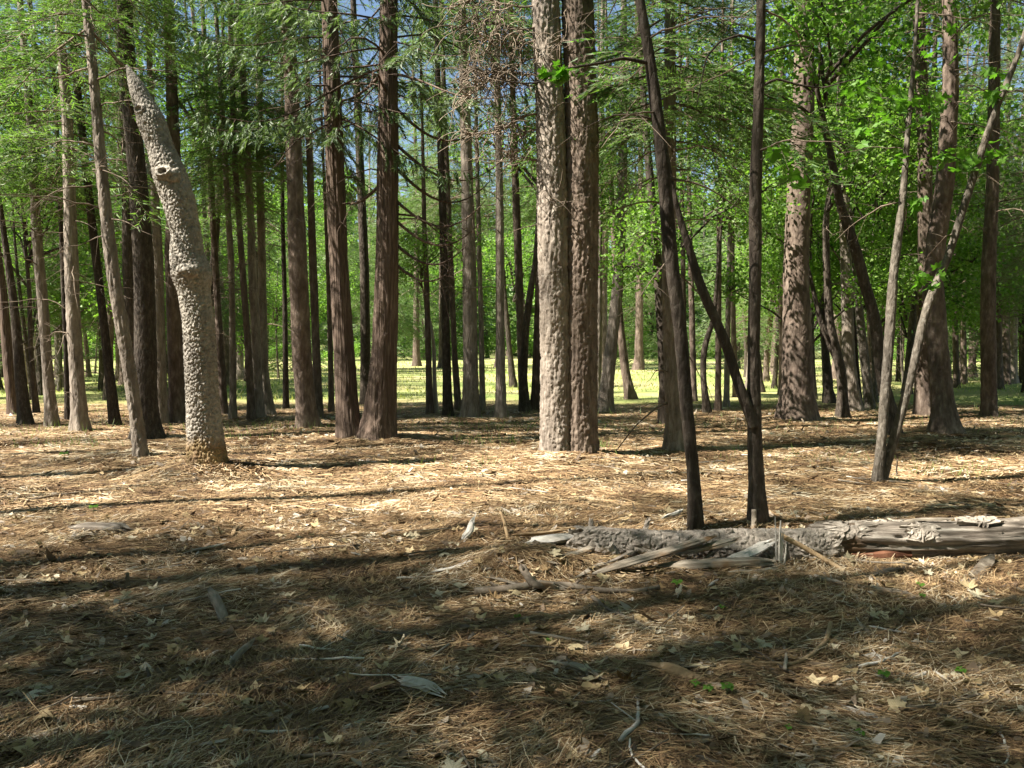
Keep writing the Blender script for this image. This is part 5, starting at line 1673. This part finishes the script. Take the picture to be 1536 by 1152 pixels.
stick('branch', 'dark thick stick in shade at the mound foot', [on(712, 894, .025), on(760, 890, .03), on(806, 884, .03)], .028, .024, M_STICK, 4)
stick('stick', 'reddish stick standing upright in the sunlit litter', [on(763, 808, -.02), at(757, 785, 6.85), at(751, 768, 6.9)], .016, .010, M_TAN, 5)
stick('branch', 'crooked curved branch lying right of centre in the foreground', [on(1082, 997, .012), on(1150, 998, .012), on(1188, 1001, .014), on(1218, 988, .02), on(1240, 970, .03), on(1246, 950, .06)], .011, .012, M_TAN, 6)
stick('stick', 'straight grey stick in shade at lower left', [on(64, 1014, .015), on(110, 1012, .015), on(158, 1011, .015)], .014, .011, M_STICK, 7)
stick('stick', 'long pale thin stick across the lower left shade', [on(175, 1041, .012), on(250, 1043, .012), on(300, 1047, .012), on(372, 1048, .01)], .008, .006, M_WOOD, 8)
stick('stick', 'pale stick with broken end at bottom left of centre', [on(350, 1100, .01), on(420, 1104, .02), on(484, 1094, .012)], .007, .007, M_BLEACH, 9)
stick('stick', 'long dark stick along the bottom edge', [on(430, 1140, .012), on(560, 1133, .012), on(700, 1140, .012)], .009, .007, M_STICK, 10)
stick('stick', 'thin dark stick crossing above bottom edge stick', [on(385, 1130, .01), on(450, 1112, .012), on(560, 1118, .01), on(640, 1128, .01)], .006, .004, M_STICK, 11)
stick('stick', 'fine pale twig crossing the litter below the log', [on(978, 952, .01), on(1000, 938, .03), on(1026, 920, .05)], .004, .003, M_WOOD, 12, knobs=False)
stick('stick', 'dark stub stick standing upright at far left', [on(193, 882, -.02), at(193, 868, 5.55), at(191, 858, 5.56)], .014, .012, M_STICK, 13)
stick('stick', 'grey stump peg in front of the forked dark trunk', [on(1131, 792, -.05), at(1131, 776, 7.1), at(1131, 764, 7.1)], .024, .020, M_WOOD, 14)
stick('stick', 'grey stick lying below the upright splinter', [on(1222, 868, .015), on(1255, 876, .015), on(1290, 890, .015)], .016, .010, M_WOOD, 15)
stick('stick', 'low dark stick in the shade right of crooked branch', [on(1350, 1068, .015), on(1420, 1062, .015), on(1470, 1048, .02)], .010, .007, M_STICK, 16)
stick('stick', 'slender stick in the sun between dead oak and cedars', [on(40, 754, .02), on(75, 748, .03), on(130, 742, .04)], .010, .006, M_STICK, 17)
stick('stick', 'curved twig rising from litter beside the crossed maples', [on(1338, 728, .0), on(1345, 716, .03), at(1347, 690, 9.9)], .014, .007, M_STICK, 18)
# splintered upright stake beside the log
st_o = on(1169, 848)
stake = empty('splintered_stake', st_o)
tag(stake, 'bleached splintered stake standing upright against the fallen log', 'stake')
for i, (dx, dy, h, r, ln) in enumerate(((0, 0, .33, .018, .02), (.016, .01, .24, .012, .05), (-.018, .0, .36, .010, -.05), (.03, -.01, .16, .011, .10), (-.006, -.014, .29, .010, .0))):
    z = np.linspace(-.04, h, 9)
    P = np.stack([dx + ln * z, dy + .1 * ln * z, z], 1)
    a = Acc()
    add_tube(a, P, r * np.linspace(1.1, .25, 9), 8, disp=wood_disp(i, .004, .004))
    obj('splinter', a.mesh('splinter', M_BLEACH, False), stake)

# countable litter: dry leaves, twigs and bark shards of the foreground, each its own object
rs = np.random.default_rng(15)
x, y = scatter(270, 2.75, 8.2, rs, 1.5, .1)
for i in range(270):
    s = .05 + .055 * rs.random()
    o = obj('dry_leaf', DRY[i % 8], None, (x[i], y[i], gz(x[i], y[i]) + .018 + .015 * rs.random()), (rs.normal() * .3, rs.normal() * .3, rs.random() * TAU), s)
    tag(o, 'pale dry lobed leaf lying loose on the needle litter', 'leaf', 'fallen dry leaves')
TW = []
for i in range(10):
    r2 = np.random.default_rng(700 + i)
    n = 9
    d_ = np.cumsum(r2.normal(size=n) * .16)
    P = np.concatenate([[[0, 0, 0]], np.cumsum(np.stack([np.cos(d_), np.sin(d_), r2.normal(size=n) * .05], 1), 0) / n])
    P[:, 2] += .03
    P -= P.mean(0) * np.array([1, 1, 0])
    a = Acc()
    add_tube(a, P, np.linspace(.014, .007, n + 1) * (.8 + .6 * r2.random()), 6)
    for _ in range(i % 3):
        j = r2.integers(2, n - 1)
        v = norm(np.array([math.cos(d_[j] + .8), math.sin(d_[j] + .8), .2]))
        add_tube(a, np.array([P[j], P[j] + v * .12, P[j] + v * .25]), [.006, .005, .003], 5)
    TW.append(a.mesh('twig', [M_STICK, M_WOOD, M_TAN, M_STICK, M_BLEACH][i % 5], True))
x, y = scatter(230, 2.8, 13, rs, 1.25, .2)
for i in range(230):
    s = .22 + .45 * rs.random() ** 1.5
    o = obj('twig', TW[i % 10], None, (x[i], y[i], gz(x[i], y[i]) + .004), (rs.normal() * .04, rs.normal() * .06, rs.normal() * .6 + (math.pi if i % 2 else 0)), s)
    w_ = ('brown', 'grey', 'tan peeled', 'brown', 'bleached')[i % 10 % 5]
    tag(o, 'short ' + w_ + ' dead twig lying loose on the needle litter', 'twig', w_ + ' twigs strewn over the litter')
SH = []
for i in range(8):
    r2 = np.random.default_rng(800 + i)
    k = 10
    th = np.arange(k) / k * TAU
    rr = (1 + .35 * r2.normal(size=k) * .6)
    top = np.stack([rr * np.cos(th) * (2.0 + 1.6 * r2.random()), rr * np.sin(th) * .5, .12 * np.cos(th * 2) + .1 * r2.normal(size=k) + .22], 1)
    bot = top * np.array([1.04, 1.1, 0]) + np.array([0, 0, -.05])
    a = Acc()
    a.add(np.concatenate([top, bot, [[0, 0, .42]]]), np.stack([np.arange(k), k + np.arange(k), k + (np.arange(k) + 1) % k, (np.arange(k) + 1) % k], 1))
    a.F.append((np.stack([np.arange(k), (np.arange(k) + 1) % k, np.full(k, 2 * k)], 1), 0))
    SH.append(a.mesh('bark_shard', [M_WOOD, M_STICK, M_BLEACH, M_ROT, M_TAN][i % 5], False))
x, y = scatter(200, 2.8, 12, rs, 1.3, .2)
for i in range(200):
    s = .012 + .024 * rs.random() ** 1.6
    o = obj('bark_shard', SH[i % 8], None, (x[i], y[i], gz(x[i], y[i]) + .006), (rs.normal() * .2, rs.normal() * .2, rs.normal() * .8), s)
    w_ = ('grey', 'brown', 'bleached', 'rotten dark', 'tan')[i % 8 % 5]
    tag(o, 'small ' + w_ + ' bark shard lying on the needle litter', 'bark', w_ + ' bark shards strewn over the litter')
# green seedlings
SL = [lobed_leaf(40 + i, 3, .2, 14, .2).mesh('leaf', M_MAPLE, False) for i in range(3)]
a = Acc()
add_tube(a, np.array([[0, 0, -.02], [.003, 0, .03], [0, .004, .06]]), [.003, .0025, .002], 5)
STEM = a.mesh('stem', M_MAPLE, True)
for i, (px, py, s, n, lab) in enumerate(((1015, 885, 1.0, 5, 'bright green seedling below the leaning slab'), (932, 860, .8, 3, 'small green sprout at the end of long leaning slab'), (1325, 1022, .8, 4, 'green seedling at right of the foreground'),
        (1442, 1016, .7, 4, 'green seedling farthest right in the foreground'), (1042, 1036, .7, 3, 'low green sprout left of two seedlings in shade'), (1062, 1043, .7, 4, 'low green sprout second in shade below flaky chunk'), (1090, 1042, .8, 4, 'low green seedling third in shade below flaky chunk'),
        (776, 932, .6, 5, 'spread green seedling in shade left of thin branch'), (1380, 886, .8, 3, 'green seedling in shade before the log'), (1383, 900, .6, 4, 'green sprout just below the seedling before log'), (825, 968, .6, 2, 'tiny sprout in bright patch of centre foreground'),
        (1290, 1110, .6, 3, 'tiny green sprout near the lower right bottom'), (1083, 918, .6, 3, 'tiny green sprout below the bright seedling'), (1183, 1100, .5, 3, 'tiny green sprout right of bottom centre'), (96, 690, 1.6, 5, 'dark green weed at left edge of sunlit strip'), (140, 770, 1.1, 5, 'small weed in the shadow stripe at left'))):
    p = G(px, py)
    e = empty('seedling', p)
    tag(e, lab, 'seedling')
    obj('stem', STEM, e, scale=s)
    for j in range(n):
        az = j / n * TAU + rs.random()
        obj('leaf', SL[j % 3], e, (.018 * s * math.cos(az), .018 * s * math.sin(az), .06 * s), (0, .35, az), .05 * s * (.8 + .5 * rs.random()))
